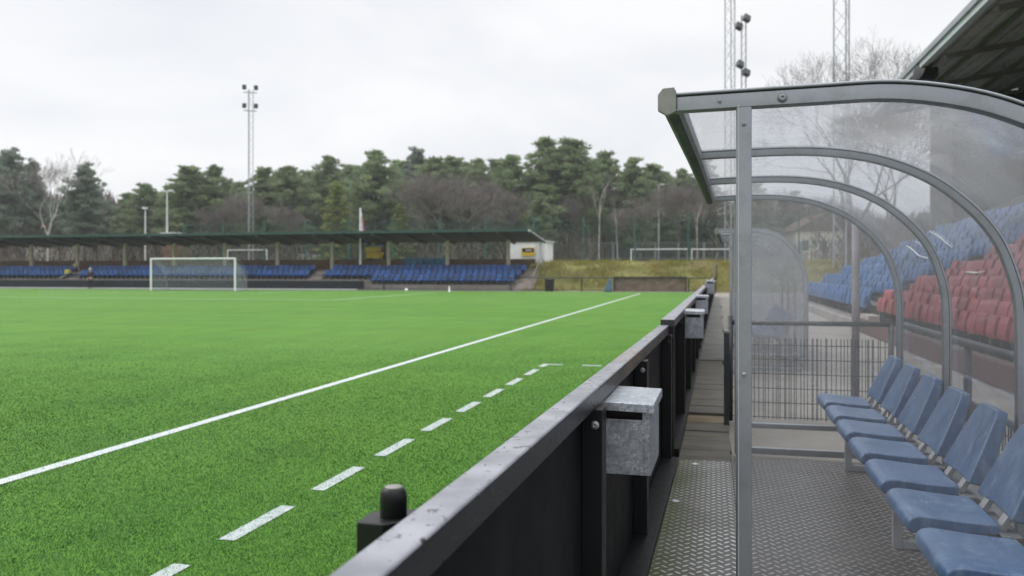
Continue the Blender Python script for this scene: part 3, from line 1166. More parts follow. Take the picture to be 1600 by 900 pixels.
def mesh_fence(label, a, b, z0, z1, rails, step=.030, posts=(), wire=.0070):
    t = thing('mesh_fence', label, 'fence', (a[0], a[1], 0))
    dx, dy = b[0] - a[0], b[1] - a[1]
    L = math.hypot(dx, dy)
    ux, uy = dx / L, dy / L
    m_ = MB()
    k = 0.0
    while k < L:
        zt = z1 + (.02 if int(k / step) % 1 == 0 else 0)
        m_.beam((ux * k, uy * k, z0), (ux * k, uy * k, zt), wire, wire)
        k += step * random.choice([1, 1, .6, 1.4, .35])
    z = z0 + .02
    while z <= z1:
        m_.beam((0, 0, z), (dx, dy, z), wire, wire)
        z += .14
    m_.build('wire_mesh', 'meshwire', t)
    for z, r_ in rails:
        MB().tube([(0, 0, z), (dx, dy, z)], r_, 10).build('rail', 'rail', t, smooth=True)
    for f, h_ in posts:
        MB().tube([(dx * f, dy * f, 0), (dx * f, dy * f, h_)], .026, 10).build('post', 'rail', t, smooth=True)
    return t


mesh_fence('dark mesh fence crossing the path between the two dugouts', (.16, 8.28), (1.62, 8.28), .03, .80, [(.965, .024)], posts=[(0.0, 1.03), (1.0, .97)])
mesh_fence('dark mesh fence with two rails running behind the nearer dugout', (1.68, 1.5), (1.72, 8.25), .04, .52, [(.965, .03), (.56, .022)], step=.04, posts=[(.0, .97), (.36, .99), (.7, .97)])
t = thing('fence_post', 'tall grey steel pole rising from the mesh fence behind the clear end sheet', 'pole')
x, y = at(1327, 8.2)
t.location = (x, 8.40, 0)
MB().tube([(0, 0, 0), (0, 0, 1.93)], .036, 14).build('pole', 'rustpole', t, smooth=True)
MB().lathe([(.038, 1.93), (.038, 1.945), (.02, 1.955)], n=14).build('cap', 'steel', t)
t = thing('gate_post', 'short dark post at the walkway end of the mesh fence', 'post', (.12, 8.02, 0))
MB().box(-.025, .025, -.025, .025, 0, .88).build('post', 'rail', t, bevel=.004)
MB().box(-.028, .028, -.028, .028, .88, .90).build('cap', 'steel', t)

# ------------------------------------------------------------------ side grandstand
R0X, DX_, RZ0, DZ_ = 3.62, .80, .15, .36
NR = 9
Y0S, Y1S = 7.0, 40.4
gs = thing('grandstand', 'covered side grandstand with dark roof, stepped concrete and back wall', 'grandstand', (0, 0, 0))
b = MB()
for i in range(NR):
    b.box(R0X + DX_ * i, R0X + DX_ * (i + 1) - .002, Y0S, Y1S, -.02, RZ0 + DZ_ * i)
b.build('terrace', 'terrace', gs)
MB().box(R0X - .10, R0X - .004, Y0S, 22.6, -.02, .30).build('front_wall', 'redwall', gs)
MB().box(R0X - .10, R0X - .004, 22.7, Y1S, -.02, .20).build('front_wall', 'concrete', gs)
XB = R0X + DX_ * NR
RX, RZ, RXB, RZB, RYE = 5.2, 6.72, XB + .6, 7.55, 28.9
MB().box(XB, XB + .2, Y0S, RYE - .05, -.02, 7.5).build('back_wall', 'darkwall', gs)
MB().box(XB, XB + .2, RYE - .045, Y1S - .01, -.02, 4.3).build('back_wall', 'darkwall', gs)
b = MB()
for i in range(6):
    b.box(R0X + .25 + DX_ * i, R0X + .55 + DX_ * i, 22.55, 23.75, RZ0 + DZ_ * i + .003, RZ0 + DZ_ * i + .18)
b.build('aisle_step', 'stairs', gs)
rf = MB()
rf.add([(RX, 2, RZ), (RX, RYE, RZ), (RXB, RYE, RZB), (RXB, 2, RZB), (RX, 2, RZ + .12), (RX, RYE, RZ + .12), (RXB, RYE, RZB + .12), (RXB, 2, RZB + .12)],
       [(0, 1, 2, 3), (4, 7, 6, 5), (0, 4, 5, 1), (1, 5, 6, 2), (2, 6, 7, 3), (3, 7, 4, 0)])
roof = rf.build('roof', 'roofdark', gs)
sl = (RZB - RZ) / (RXB - RX)
for k in range(1, 7):
    xk = RX + k * (RXB - RX) / 7
    zk = RZ + sl * (xk - RX)
    MB().box(xk - .035, xk + .035, 2.1, RYE - .1, zk - .12, zk - .004).build('purlin', 'beam', roof)
yk = 3.0
while yk < RYE:
    MB().beam((RX + .1, yk, RZ - .19), (RXB - .1, yk, RZB - .19), .07, .12).build('rafter', 'beam', roof)
    yk += 3.6
for k in range(18):
    xk = RX + .25 + k * .36
    zk = RZ + sl * (xk - RX)
    MB().box(xk - .05, xk + .05, 2.1, RYE - .05, zk - .05, zk - .003).build('sheet_rib', 'roofdark', roof)
MB().box(RX - .14, RX - .004, 1.9, RYE + .05, RZ - .10, RZ + .16).build('fascia', 'fascia', gs)
MB().box(RX - .20, RX - .144, 1.9, RYE + .05, RZ + .04, RZ + .17).build('roof_gutter', 'alu', gs)
def rz_at(x):
    return RZ + (RZB - RZ) * (x - RX) / (RXB - RX)


MB().prism([(7.42, 3.0), (RXB, 4.75), (RXB, rz_at(RXB) - .05), (7.42, rz_at(7.42) - .05)], 'y', RYE - .25, RYE - .12).build('gable', 'darkwall', gs)
MB().prism([(6.78, 2.9), (7.41, 3.1), (7.41, rz_at(7.41) - .05), (6.78, rz_at(6.78) - .05)], 'y', RYE - .25, RYE - .15).build('gable_strip', 'concrete', gs)
# loudspeaker hung under the roof
x, y = at(1449, 20.6)
t = thing('loudspeaker', 'black loudspeaker hanging under the grandstand roof edge', 'loudspeaker', (x, y, RZ - .22))
MB().lathe([(.10, -.22), (.16, -.18), (.18, .0), (.25, .20), (.26, .23), (.23, .24)], n=16).build('horn', 'blackrub', t, smooth=True).rotation_euler = (math.radians(20), math.radians(-78), 0)
MB().beam((0, 0, 0), (.1, 0, .28), .06, .06).build('bracket', 'black', t)
MB().box(-.10, .24, -.12, .12, -.13, .13).build('housing', 'blackrub', t, bevel=.05, seg=3)


# tip-up seats facing -X
def tipseat(name, mat):
    b = MB()
    # back shell: curved profile in (x,z)
    prof = [(.17, .36), (.15, .52), (.17, .68), (.205, .80), (.235, .865), (.262, .87), (.275, .84), (.245, .76), (.205, .62), (.195, .38)]
    b.prism(prof, 'y', -.225, .225)
    # folded seat
    prof2 = [(.03, .33), (.015, .40), (.04, .56), (.075, .66), (.105, .665), (.115, .60), (.12, .40), (.09, .33)]
    b.prism(prof2, 'y', -.19, .19)
    b.box(.10, .22, -.24, -.21, .04, .44, 1)
    b.box(.10, .22, .21, .24, .04, .44, 1)
    o = b.build(name, [mat, 'seatbracket'])
    return o


def seat_rows(name, mat, rows, labelf, group):
    base = None
    n = 0
    for i, ys0, ys1 in rows:
        if ys1 - ys0 < .3:
            continue
        t = thing('seat_row', labelf(i), 'seat row', (R0X + DX_ * i + .36, ys0, RZ0 + DZ_ * i), 0, group)
        y = 0.0
        L = 0
        while y < ys1 - ys0:
            if base is None:
                base = tipseat('seat', mat)
                o = base
            else:
                o = base.copy()
                COL.objects.link(o)
            o.parent = t
            o.rotation_euler = (0, random.gauss(0, .025), random.gauss(0, .015))
            o.location = (random.gauss(0, .006), y, random.gauss(0, .006))
            L = y
            n += 1
            y += .50
        MB().box(.135, .185, -.24, L + .24, .12, .17).build('beam', 'seatbracket', t)
    return n


ORD = ['front', 'second', 'third', 'fourth', 'fifth', 'sixth', 'seventh', 'eighth', 'ninth']


def vis0(i):
    return 2.86 * (R0X + .4 + DX_ * i)


nred = seat_rows('red_seat', 'redseat', [(i, max(10.9 + .0 * i, vis0(i)), 22.3) for i in range(NR) if vis0(i) < 22],
                 lambda i: 'row of folded red plastic seats, %s row up in the side grandstand' % ORD[i], 'red seats in the side grandstand')
nblue = seat_rows('blue_seat', 'blueseat', [(i, max(24.1, vis0(i)), 40.1) for i in range(NR)],
                  lambda i: 'row of folded blue seats beyond the red block, %s row up in the side grandstand' % ORD[i], 'blue seats in the side grandstand')
print('seats', nred, nblue)

# ------------------------------------------------------------------ far stand behind the goal
FX0, FX1 = -78, -15.0
st = thing('far_stand', 'low stand behind the goal under a long dark green roof', 'stand', (0, 0, 0))
b = MB()
for i, (y0, y1, z1, xr) in enumerate(((60.9, 61.9, .45, -15.0), (61.9, 62.9, .85, -14.6), (62.9, 63.9, 1.25, -14.3), (63.9, 66.3, 1.66, -13.9))):
    b.box(FX0, xr, y0, y1 - .002, -.02, z1)
b.build('terrace', 'terrace', st)
MB().box(FX0, FX1 + .6, 66.0, 66.12, 1.662, 2.55).build('back_wall', 'wood', st)
rf = MB()
ry0, ry1, rz0, rz1 = 60.5, 66.4, 4.60, 3.98
for p, q in ((0, 0),):
    rf.add([(FX0, ry0, rz0), (-13.75, ry0, rz0), (-13.75, ry1, rz1), (FX0, ry1, rz1), (FX0, ry0, rz0 + .13), (-13.75, ry0, rz0 + .13), (-13.75, ry1, rz1 + .13), (FX0, ry1, rz1 + .13)],
           [(0, 1, 2, 3), (4, 7, 6, 5), (0, 4, 5, 1), (1, 5, 6, 2), (2, 6, 7, 3), (3, 7, 4, 0)])
roof2 = rf.build('roof', 'dkgreen', st)
MB().box(FX0, -13.74, ry0 - .06, ry0 - .003, rz0 - .04, rz0 + .16).build('fascia', pmat('green_fascia', (.018, .06, .048), .5), st)
MB().beam((-13.70, ry0, rz0 + .03), (-13.70, ry1, rz1 + .03), .08, .18).build('gable_trim', 'alu_white', st)
for k in range(12):
    X = -16.2 - 5.2 * k
    MB().box(X - .14, X + .14, 63.95, 64.15, 1.662, 4.1).build('post', 'post', st)
    MB().beam((X, 60.6, rz0 - .12), (X, 66.3, rz1 - .12), .12, .2).build('rafter', 'beam', roof2)
    MB().beam((X + 2.6, 60.6, rz0 - .08), (X + 2.6, 66.3, rz1 - .08), .08, .12).build('rafter', 'dkgreen', roof2)
b = MB()
for k in range(9):
    b.box(-15.0 + .02 * k, -13.55, 60.95 + k * .42, 61.37 + k * .42 - .002, -.02, .19 + k * .19)
b.build('end_stair', 'stairs', st)
aisles = [(at(488, 68)[0], 2), (at(108, 74)[0], 2)]
for ax, _ in aisles:
    b = MB()
    for k in range(7):
        b.box(ax - .55, ax + .55, 61.0 + k * .42, 61.42 + k * .42 - .002, .0, .30 + k * .20)
    b.build('aisle_stair', 'stairs', st)


def bucket(name):
    b = MB()
    b.prism([(.0, .30), (-.02, .40), (.0, .44), (.30, .42), (.36, .44), (.42, .62), (.47, .80), (.50, .80), (.46, .60), (.40, .40), (.30, .36)], 'x', -.21, .21)
    b.box(-.05, .05, .1, .3, 0, .36, 1)
    return b.build(name, ['farseat', 'seatbracket'])


base = None
nfar = 0
cuts = sorted([ax for ax, _ in aisles])
for i, (yrow, z, xs0, xs1) in enumerate(((61.05, .45, -27.0, -15.3), (62.05, .85, -67.5, -15.0), (63.05, 1.25, -67.5, -14.8))):
    edges = [xs0] + [c_ for c_ in cuts if c_ > xs0] + [xs1]
    for q in range(len(edges) - 1):
        a_ = edges[q] + (.8 if q else 0)
        b_ = edges[q + 1] - (.8 if q < len(edges) - 2 else 0)
        where = ['right of the stair aisle', 'between the two stair aisles', 'left of the seated person'][len(edges) - 2 - q] if len(edges) > 2 else 'at the right of the hoarding'
        t = thing('seat_row', 'row of dark blue seats, %s row of far stand, %s' % (['front', 'middle', 'back'][i], where), 'seat row', (b_, yrow + .1, z), 0, 'seat rows in the far stand')
        x = 0.0
        while b_ + x > a_:
            if base is None:
                base = bucket('seat')
                o = base
            else:
                o = base.copy()
                COL.objects.link(o)
            o.parent = t
            o.location = (x, 0, 0)
            nfar += 1
            x -= .50
        MB().box(x + .3, .2, .22, .27, .22, .28).build('beam', 'seatbracket', t)
print('far seats', nfar)

t = thing('hoarding', 'long black hoarding in front of the far stand behind the goal', 'hoarding', (0, 60.35, 0))
for k in range(16):
    x1 = -27.2 - 3.05 * k
    MB().box(x1 - 3.03, x1, 0, .06, .10, .74).build('board', 'hoard', t)
MB().box(-76, -27.8, -.05, .10, 0, .095).build('white_base', 'alu_white', t)

# perimeter rail behind the corner and in front of the right block
t = thing('perimeter_rail', 'dark green tubular rail along the foot of the bank', 'rail', (0, 60.15, 0))
MB().tube([(-27, 0, 1.03), (-.2, 0, 1.03)], .038, 8).build('top_rail', 'rail', t)
MB().tube([(-27, 0, .12), (-.2, 0, .12)], .02, 8).build('bottom_rail', 'rail', t)
for px in (600, 702, 798, 909, 985, 1076, 1112):
    x, y = at(px, 60)
    x = x * 60.15 / y
    MB().box(x - .045, x + .045, -.04, .04, 0, 1.0).build('post', 'dkgreen', t)
# brown netting goal frame
t = thing('netting_frame', 'low dark frame covered with brown netting at the foot of the bank', 'netting frame', (0, 59.75, 0))
xa, xb = at(960, 60)[0], at(1072, 58.4)[0]
MB().box(xa, xb, .30, .34, .04, 1.0).build('netting', 'netbrown', t)
f = MB()
f.beam((xa, .2, 0), (xa, .2, 1.08), .09, .09)
f.beam((xb, .2, 0), (xb, .2, 1.08), .09, .09)
f.beam((xa - .04, .2, 1.07), (xb + .04, .2, 1.07), .08, .08)
f.build('frame', 'rail', t)
t = thing('blue_bag', 'slumped blue grey bag leaning against the netting frame', 'bag', (at(951, 59.5)[0], 59.4, 0))
MB().prism([(-.38, 0), (.3, 0), (.28, .55), (.18, .95), (.02, 1.0), (-.12, .55), (-.3, .25)], 'y', -.15, .18).build('sack', pmat('blue_grey_cloth', (.10, .15, .22), .9, 0, .3, 4), t, bevel=.08, seg=3)
# black bin
x = at(853.5, 59.6)[0]
t = thing('black_bin', 'black upright wheelie bin beside the far stand stairs', 'bin', (x, 59.7, 0))
MB().prism([(-.27, .02), (.27, .02), (.31, .86), (-.31, .86)], 'y', -.3, .3).build('body', 'blackrub', t, bevel=.03)
MB().box(-.33, .33, -.33, .33, .87, .95).build('lid', 'blackrub', t, bevel=.03)

# goal on the pitch


def make_goal(label, loc, rz, W=7.32, Hh=2.44, D=1.9, net=True, r=.06, group=None, foot=True):
    t = thing('football_goal', label, 'goal', loc, rz, group)
    MB().box(-W / 2 - .12, -W / 2, -.06, .06, 0, Hh + .12).build('upright', 'white', t, bevel=.02)
    MB().box(W / 2, W / 2 + .12, -.06, .06, 0, Hh + .12).build('upright', 'white', t, bevel=.02)
    MB().box(-W / 2, W / 2, -.06, .06, Hh, Hh + .12).build('crossbar', 'white', t, bevel=.02)
    b = MB()
    for sx_ in (-1, 1):
        X = sx_ * (W / 2 + .06)
        b.tube([(X, .05, Hh + .02), (X * .985, .8, Hh - .15), (X * .97, D * .75, Hh * .75), (X * .96, D, 0)], .018, 8)
        b.tube([(X, .05, .03), (X * .96, D, .03)], .03, 8)
    b.tube([(-W / 2 * .97, D, .03), (W / 2 * .97, D, .03)], .03, 8)
    b.build('net_frame', 'steel', t, smooth=True)
    if net:
        nn = MB()
        st_ = .16
        wv = .0075
        k = -W / 2 + .02
        while k < W / 2:
            nn.tube([(k, .05, Hh), (k, .9, Hh - .62), (k, D * .8, Hh * .55), (k, D - .02, .03)], wv, 3, cap=False)
            k += st_
        for f in np.linspace(.05, 1, 20):
            P = [(.05, Hh), (.9, Hh - .62), (D * .8, Hh * .55), (D - .02, .03)]
            q = f * 3
            i = min(2, int(q))
            u = q - i
            yy_, zz_ = P[i][0] * (1 - u) + P[i + 1][0] * u, P[i][1] * (1 - u) + P[i + 1][1] * u
            nn.tube([(-W / 2, yy_, zz_), (W / 2, yy_, zz_)], wv, 3, cap=False)
        for sx_ in (-1, 1):
            X = sx_ * W / 2 * .985
            for f in np.linspace(.08, 1, 11):
                nn.tube([(X, .05 + (D - .1) * f, 0), (X, .05 + (D - .1) * f, Hh * (1 - .35 * f))], wv, 3, cap=False)
            for z in np.linspace(.1, Hh * .92, 14):
                nn.tube([(X, .05, z), (X, D * (1 - .1 * z), z * .86)], wv, 3, cap=False)
        nn.build('net', pmat('net_cord', (.40, .43, .46), .9), t)
    return t


make_goal('white football goal with slack net on the pitch in front of the far stand', (-39.25, 55.24, 0), 0)
x, y = at(1030, 98)
make_goal('white goal on the raised training ground beyond the bank, left one of the pair', (x, y, PZ), math.radians(5), 6.6, 1.95, 1.2, False)
x, y = at(1112, 98)
make_goal('white goal on the raised training ground beyond the bank, right one of the pair', (x, y, PZ), math.radians(5), 4.6, 1.95, 1.2, False)
x, y = at(386, 92)
make_goal('small white goal seen through the gap under the far stand roof', (x, y, PZ), math.radians(3), 4.7, 1.7, 1.2, False)

# balls and cone
x, y = at(635, 59.6)
t = thing('football', 'white football lying by the rail in front of the far seats', 'ball', (x, y, .0))
bm = bmesh.new()
bmesh.ops.create_icosphere(bm, subdivisions=3, radius=.13)
me = bpy.data.meshes.new('ball_shell')
bm.to_mesh(me)
bm.free()
me.materials.append(M['white'])
o = bpy.data.objects.new('shell', me)
COL.objects.link(o)
o.parent = t
o.location = (0, 0, .13)
bm = bmesh.new()
bmesh.ops.create_icosphere(bm, subdivisions=1, radius=.1305)
pv = [v.co.normalized() for v in bm.verts][:12]
bm.free()
pb = MB()
for n_ in pv:
    q = n_.to_track_quat('Z', 'Y')
    pts = [q @ Vector((.035 * math.cos(a), .035 * math.sin(a), .127)) for a in [2 * math.pi * j / 5 for j in range(5)]]
    pb.add([p + Vector((0, 0, .13)) for p in pts] , [(0, 1, 2, 3, 4)])
pb.build('dark_patches', 'rail', t)
x, y = at(702, 59.8)
t = thing('marker_post', 'small white marker post standing by the rail in front of the far seats', 'marker', (x, y, 0))
MB().lathe([(.10, 0), (.10, .03), (.05, .05), (.045, .40), (.03, .44)], n=12).build('post', 'white', t, smooth=True)

# white hut with sign, handrail
t = thing('white_hut', 'white flat-roofed hut at the right end of the far stand', 'hut', (0, 0, 0))
MB().box(-17.3, -13.85, 68.4, 71, PZ - .1, 4.05).build('wall', 'white', t)
MB().box(-17.45, -13.7, 68.25, 71.1, 4.053, 4.15).build('roof', 'alu_white', t)
MB().box(-14.9, -14.1, 68.36, 68.398, PZ, 4.0).build('door', 'alu_white', t)
x, y = at(818, 68.3)
t = thing('sign_board', 'yellow sign board with a black band on the white hut', 'sign', (x, 68.25, 3.2))
MB().box(-.56, .56, 0, .06, -.36, .36).build('board', 'yellow', t)
MB().box(-.50, .50, -.012, -.002, -.02, .30).build('black_band', 'black', t)
MB().box(-.22, .34, -.022, -.014, .10, .18).build('pale_mark', 'alu_white', t)
t = thing('stair_rail', 'thin steel handrail beside the far stand end stairs', 'handrail', (-13.5, 60.9, 0))
MB().tube([(0, 0, .0), (0, 0, 1.1), (0, 3.7, 2.75), (0, 3.7, 1.6)], .03, 8).build('rail', 'steel', t)
MB().tube([(.0, 1.8, .6), (.0, 1.8, 1.9)], .025, 8).build('post', 'steel', t)
t = thing('support_pole', 'pale steel pole at the right end of the far stand roof', 'pole', (-13.9, 65.9, 1.5))
MB().tube([(0, 0, 0), (0, 0, 2.5)], .07, 10).build('pole', 'alu_white', t)

# tractor
x, y = at(587, 71)
t = thing('tractor', 'small yellow tractor with a black cab frame parked behind the far stand', 'tractor', (x, y, PZ))
MB().box(-.62, .62, -.7, .9, .45, .95).build('body', 'yellow', t, bevel=.06)
MB().prism([(-.55, .96), (.55, .96), (.62, 1.25), (.58, 1.42), (-.58, 1.42), (-.62, 1.25)], 'y', -.9, -.2).build('hood', 'yellow', t, bevel=.04)
for sx_ in (-1, 1):
    f = MB()
    f.tube([(sx_ * .80, .1, .5), (sx_ * .82, .1, 1.5), (sx_ * .72, .1, 1.85), (sx_ * .4, .1, 2.0), (0, .1, 2.02)], .085, 8)
    f.build('cab_frame', 'blackrub', t)
    o = MB().lathe([(.12, -.14), (.42, -.14), (.46, -.08), (.46, .08), (.42, .14), (.12, .14)], n=18).build('wheel', 'blackrub', t)
    o.location = (sx_ * .78, .45, .46)
    o.rotation_euler = (0, math.pi / 2, 0)
MB().box(-.66, .66, .0, 1.0, 1.93, 2.03).build('cab_roof', 'blackrub', t, bevel=.04)
MB().box(-.58, .58, .95, .98, 1.0, 1.9).build('rear_window', 'glassy', t)
# crates on a bench behind the seats
t = thing('timber_shelf', 'long brown timber shelf behind the far seats carrying blue crates', 'shelf', (0, 65.4, 1.66))
xa, xb = at(612, 68)[0], at(700, 67)[0]
MB().box(xa, xb, -.25, .25, .33, .40).build('top', 'wood', t)
for f in (.02, .33, .66, .98):
    x = xa + (xb - xa) * f
    MB().box(x - .05, x + .05, -.22, .22, 0, .329).build('leg', 'wood', t)
crate = thing('crate', '', 'crate', (0, 0, 0), 0, 'blue crates behind the far seats')
b = MB().box(-.44, .44, -.22, .22, 0, .04)
for z in (.10, .24, .38, .50):
    b.box(-.45, .45, -.23, -.205, z, z + .09)
    b.box(-.45, .45, .205, .23, z, z + .09)
for sx_ in (-1, 1):
    b.box(sx_ * .44 - .012, sx_ * .44 + .012, -.23, .23, .04, .58)
b.build('body', 'crate', crate)
MB().box(-.455, .455, -.24, -.232, .36, .42).build('rim', 'crate', crate)
pos = [626, 642.5, 662, 681]
labs = ['leftmost blue crate of the row on the timber shelf behind the far seats', 'second blue crate from the left on the timber shelf',
        'third blue crate from the left on the timber shelf', 'rightmost blue crate of the row on the timber shelf']
for k, px in enumerate(pos):
    x = at(px, 67.5)[0]
    o = crate if k == 0 else copy_tree(crate)
    o.location = (x, 65.4, 2.062)
    o['label'] = labs[k]

# flag pole
x, y = at(563, 68.5)
t = thing('flagpole', 'white flagpole with a limp red white and blue flag behind the far stand', 'flagpole', (x, y, PZ))
MB().tube([(0, 0, -.1), (0, 0, 4.5)], [.10, .07], 10).build('pole', 'white', t)
MB().lathe([(.02, 4.5), (.09, 4.54), (.09, 4.6), (.02, 4.64)], n=10).build('finial', 'white', t)
fl = MB()
cols = []
for k in range(7):
    for j in range(9):
        z = 4.35 - j * .22
        xx = .08 + k * .055 * (1 + .12 * j)
        fl.v.append((xx, .10 * math.sin(k * 2.1 + j * .25), z - .22 * k * .9))
for k in range(6):
    for j in range(8):
        a = k * 9 + j
        fl.f.append((a, a + 1, a + 10, a + 9))
        fl.mi.append([0, 0, 1, 1, 2, 2][k])
fl.build('flag', ['white', pmat('flag_red', (.5, .10, .08), .8), pmat('flag_blue', (.05, .07, .22), .8)], t, smooth=True)

# ------------------------------------------------------------------ people


def person(label, loc, rz, J, cloth, hat, hatmat, R=None):
    """J: joint name -> point.  body, jacket, trousers are skinned chains"""
    t = thing('person', label, 'person', loc, rz)

    def skin(name, chains, mat, sub=1):
        vs, es, rs = [], [], []
        idx = {}
        for ch in chains:
            prev = None
            for nm, p, r_ in ch:
                if nm in idx:
                    i = idx[nm]
                else:
                    i = len(vs)
                    idx[nm] = i
                    vs.append(p)
                    rs.append(r_)
                if prev is not None:
                    es.append((prev, i))
                prev = i
        me_ = bpy.data.meshes.new(name)
        me_.from_pydata(vs, es, [])
        me_.materials.append(M[mat])
        o_ = bpy.data.objects.new(name, me_)
        COL.objects.link(o_)
        o_.parent = t
        md = o_.modifiers.new('skin', 'SKIN')
        for i, r_ in enumerate(rs):
            me_.skin_vertices[0].data[i].radius = (r_, r_)
        me_.skin_vertices[0].data[0].use_root = True
        md.use_smooth_shade = True
        s2 = o_.modifiers.new('sub', 'SUBSURF')
        s2.levels = s2.render_levels = sub
        return o_

    V = {k: Vector(v) for k, v in J.items()}
    ch = [[('pelvis', V['pelvis'], .13), ('waist', V['waist'], .12), ('chest', V['chest'], .14), ('neckb', V['neckb'], .07), ('neck', V['neck'], .055), ('jaw', V['neck'] + (V['head'] - V['neck']) * .45, .085), ('head', V['head'], .098), ('crown', V['head'] + (V['head'] - V['neck']) * .5, .06)]]
    for s_ in 'lr':
        ch.append([('chest', V['chest'], .14), (s_ + 'sh', V[s_ + 'sh'], .06), (s_ + 'el', V[s_ + 'el'], .043), (s_ + 'wr', V[s_ + 'wr'], .03), (s_ + 'ha', V[s_ + 'ha'], .036)])
        d = (V[s_ + 'ha'] - V[s_ + 'wr']).normalized()
        side = d.cross(Vector((0, 1, .2))).normalized()
        for k, (o_, ln) in enumerate(((-.03, .075), (-.01, .09), (.01, .085), (.03, .065))):
            a = V[s_ + 'ha'] + side * o_ + d * .02
            ch.append([(s_ + 'ha', None, 0), (s_ + 'f%d' % k, a + d * ln * .5, .010), (s_ + 'g%d' % k, a + d * ln + Vector((0, -.015, 0)), .008)])
        a = V[s_ + 'wr'] + d * .03
        ch.append([(s_ + 'ha', None, 0), (s_ + 't0', a + side * .05, .011), (s_ + 't1', a + side * .065 + d * .045, .009)])
        ch.append([('pelvis', None, 0), (s_ + 'hip', V[s_ + 'hip'], .088), (s_ + 'kn', V[s_ + 'kn'], .058), (s_ + 'an', V[s_ + 'an'], .042), (s_ + 'to', V[s_ + 'to'], .035)])
    skin('body', ch, 'skin')
    jk = [[('waist', V['waist'] + (V['pelvis'] - V['waist']) * .7, .17), ('w2', V['waist'], .155), ('chest', V['chest'], .175), ('nb', V['neckb'], .085)]]
    for s_ in 'lr':
        jk.append([('chest', None, 0), (s_ + 'sh', V[s_ + 'sh'], .085), (s_ + 'el', V[s_ + 'el'], .066), (s_ + 'wr', V[s_ + 'wr'] + (V[s_ + 'el'] - V[s_ + 'wr']) * .15, .05)])
    skin('jacket', jk, cloth[0])
    tr = [[('pelvis', V['pelvis'], .155), ('pw', V['pelvis'] + (V['waist'] - V['pelvis']) * .5, .15)]]
    for s_ in 'lr':
        tr.append([('pelvis', None, 0), (s_ + 'hip', V[s_ + 'hip'], .11), (s_ + 'kn', V[s_ + 'kn'], .078), (s_ + 'an', V[s_ + 'an'] + (V[s_ + 'kn'] - V[s_ + 'an']) * .1, .06)])
    skin('trousers', tr, cloth[1])
    for s_ in 'lr':
        skin('shoe', [[('a', V[s_ + 'an'], .055), ('b', V[s_ + 'to'], .05)]], cloth[2])
    u = (V['head'] - V['neck']).normalized()
    f = V['face'].normalized()
    b_ = MB()
    c_ = V['head'] + u * .045 - f * .012
    ring = []
    s2 = u.cross(f).normalized()
    for q, rr in ((-.03, .112), (.02, .116), (.07, .098), (.105, .06), (.118, .02)):
        for k in range(12):
            a = 2 * math.pi * k / 12
            b_.v.append(tuple(c_ + u * q + (f * math.cos(a) + s2 * math.sin(a)) * rr))
    for i in range(4):
        for k in range(12):
            p, q = i * 12 + k, i * 12 + (k + 1) % 12
            b_.f.append((p, q, q + 12, p + 12))
    b_.f += [tuple(range(12)), tuple(range(48, 60))]
    b_.mi = [0] * len(b_.f)
    b_.build(hat, hatmat, t, smooth=True)
    nose = MB()
    p = V['head'] + f * .098 - u * .02
    nose.add([p - s2 * .016 - u * .03, p + s2 * .016 - u * .03, p + u * .03, p + f * .03 - u * .025], [(0, 1, 3), (1, 2, 3), (2, 0, 3), (0, 2, 1)])
    nose.build('nose', 'skin', t)
    ey = MB()
    for sg in (-1, 1):
        p = V['head'] + f * .094 + s2 * .034 * sg + u * .012
        ey.box(p.x - .009, p.x + .009, p.y - .009, p.y + .009, p.z - .006, p.z + .006)
    ey.build('eyes', 'blackrub', t)
    return t


x, y = at(147, 71.0)
person('standing person in a black coat and pale hat in front of the black hoarding', (x, 59.7, 0), 0,
       dict(pelvis=(0, 0, .92), waist=(0, .01, 1.1), chest=(0, 0, 1.32), neckb=(0, 0, 1.47), neck=(0, -.01, 1.52), head=(0, -.03, 1.66), face=(.2, -1, -.1),
            lsh=(.19, 0, 1.42), lel=(.25, -.02, 1.13), lwr=(.20, -.14, .93), lha=(.18, -.18, .86), rsh=(-.19, 0, 1.42), rel=(-.26, .0, 1.13), rwr=(-.23, -.08, .90), rha=(-.22, -.10, .82),
            lhip=(.10, 0, .88), lkn=(.11, -.03, .48), lan=(.11, .02, .09), lto=(.12, -.14, .05), rhip=(-.10, 0, .88), rkn=(-.12, -.02, .48), ran=(-.13, .03, .09), rto=(-.15, -.13, .05)),
       ('coat', 'coat', 'blackrub'), 'hat', 'pale')
x, y = at(118, 74)
x = at(118, 74)[0] * 62.6 / at(118, 74)[1]
person('seated person in navy jacket, jeans and yellow cap with legs stretched down the aisle', (x, 62.35, .85), math.radians(-20),
       dict(pelvis=(0, .15, .48), waist=(.02, .20, .66), chest=(.05, .17, .88), neckb=(.05, .14, 1.03), neck=(.05, .12, 1.08), head=(.04, .08, 1.22), face=(-.3, -1, -.15),
            lsh=(.23, .15, .98), lel=(.27, .0, .73), lwr=(.14, -.22, .66), lha=(.08, -.28, .65), rsh=(-.14, .16, .98), rel=(-.24, .02, .75), rwr=(-.24, -.24, .70), rha=(-.24, -.32, .69),
            lhip=(.10, .10, .46), lkn=(-.05, -.36, .50), lan=(-.32, -.72, .18), lto=(-.40, -.86, .16), rhip=(-.10, .10, .46), rkn=(-.32, -.34, .48), ran=(-.78, -.70, .10), rto=(-.90, -.82, .10)),
       ('navy', 'jeans', 'pale'), 'cap', 'yellowcloth')
t = thing('yellow_bag', 'yellow bag on the seat beside the seated person', 'bag', (x - .62, 62.35, 1.28))
MB().prism([(-.26, 0), (.26, 0), (.28, .25), (.15, .42), (-.15, .42), (-.28, .25)], 'y', -.14, .14).build('sack', 'yellowcloth', t, bevel=.06, seg=3)

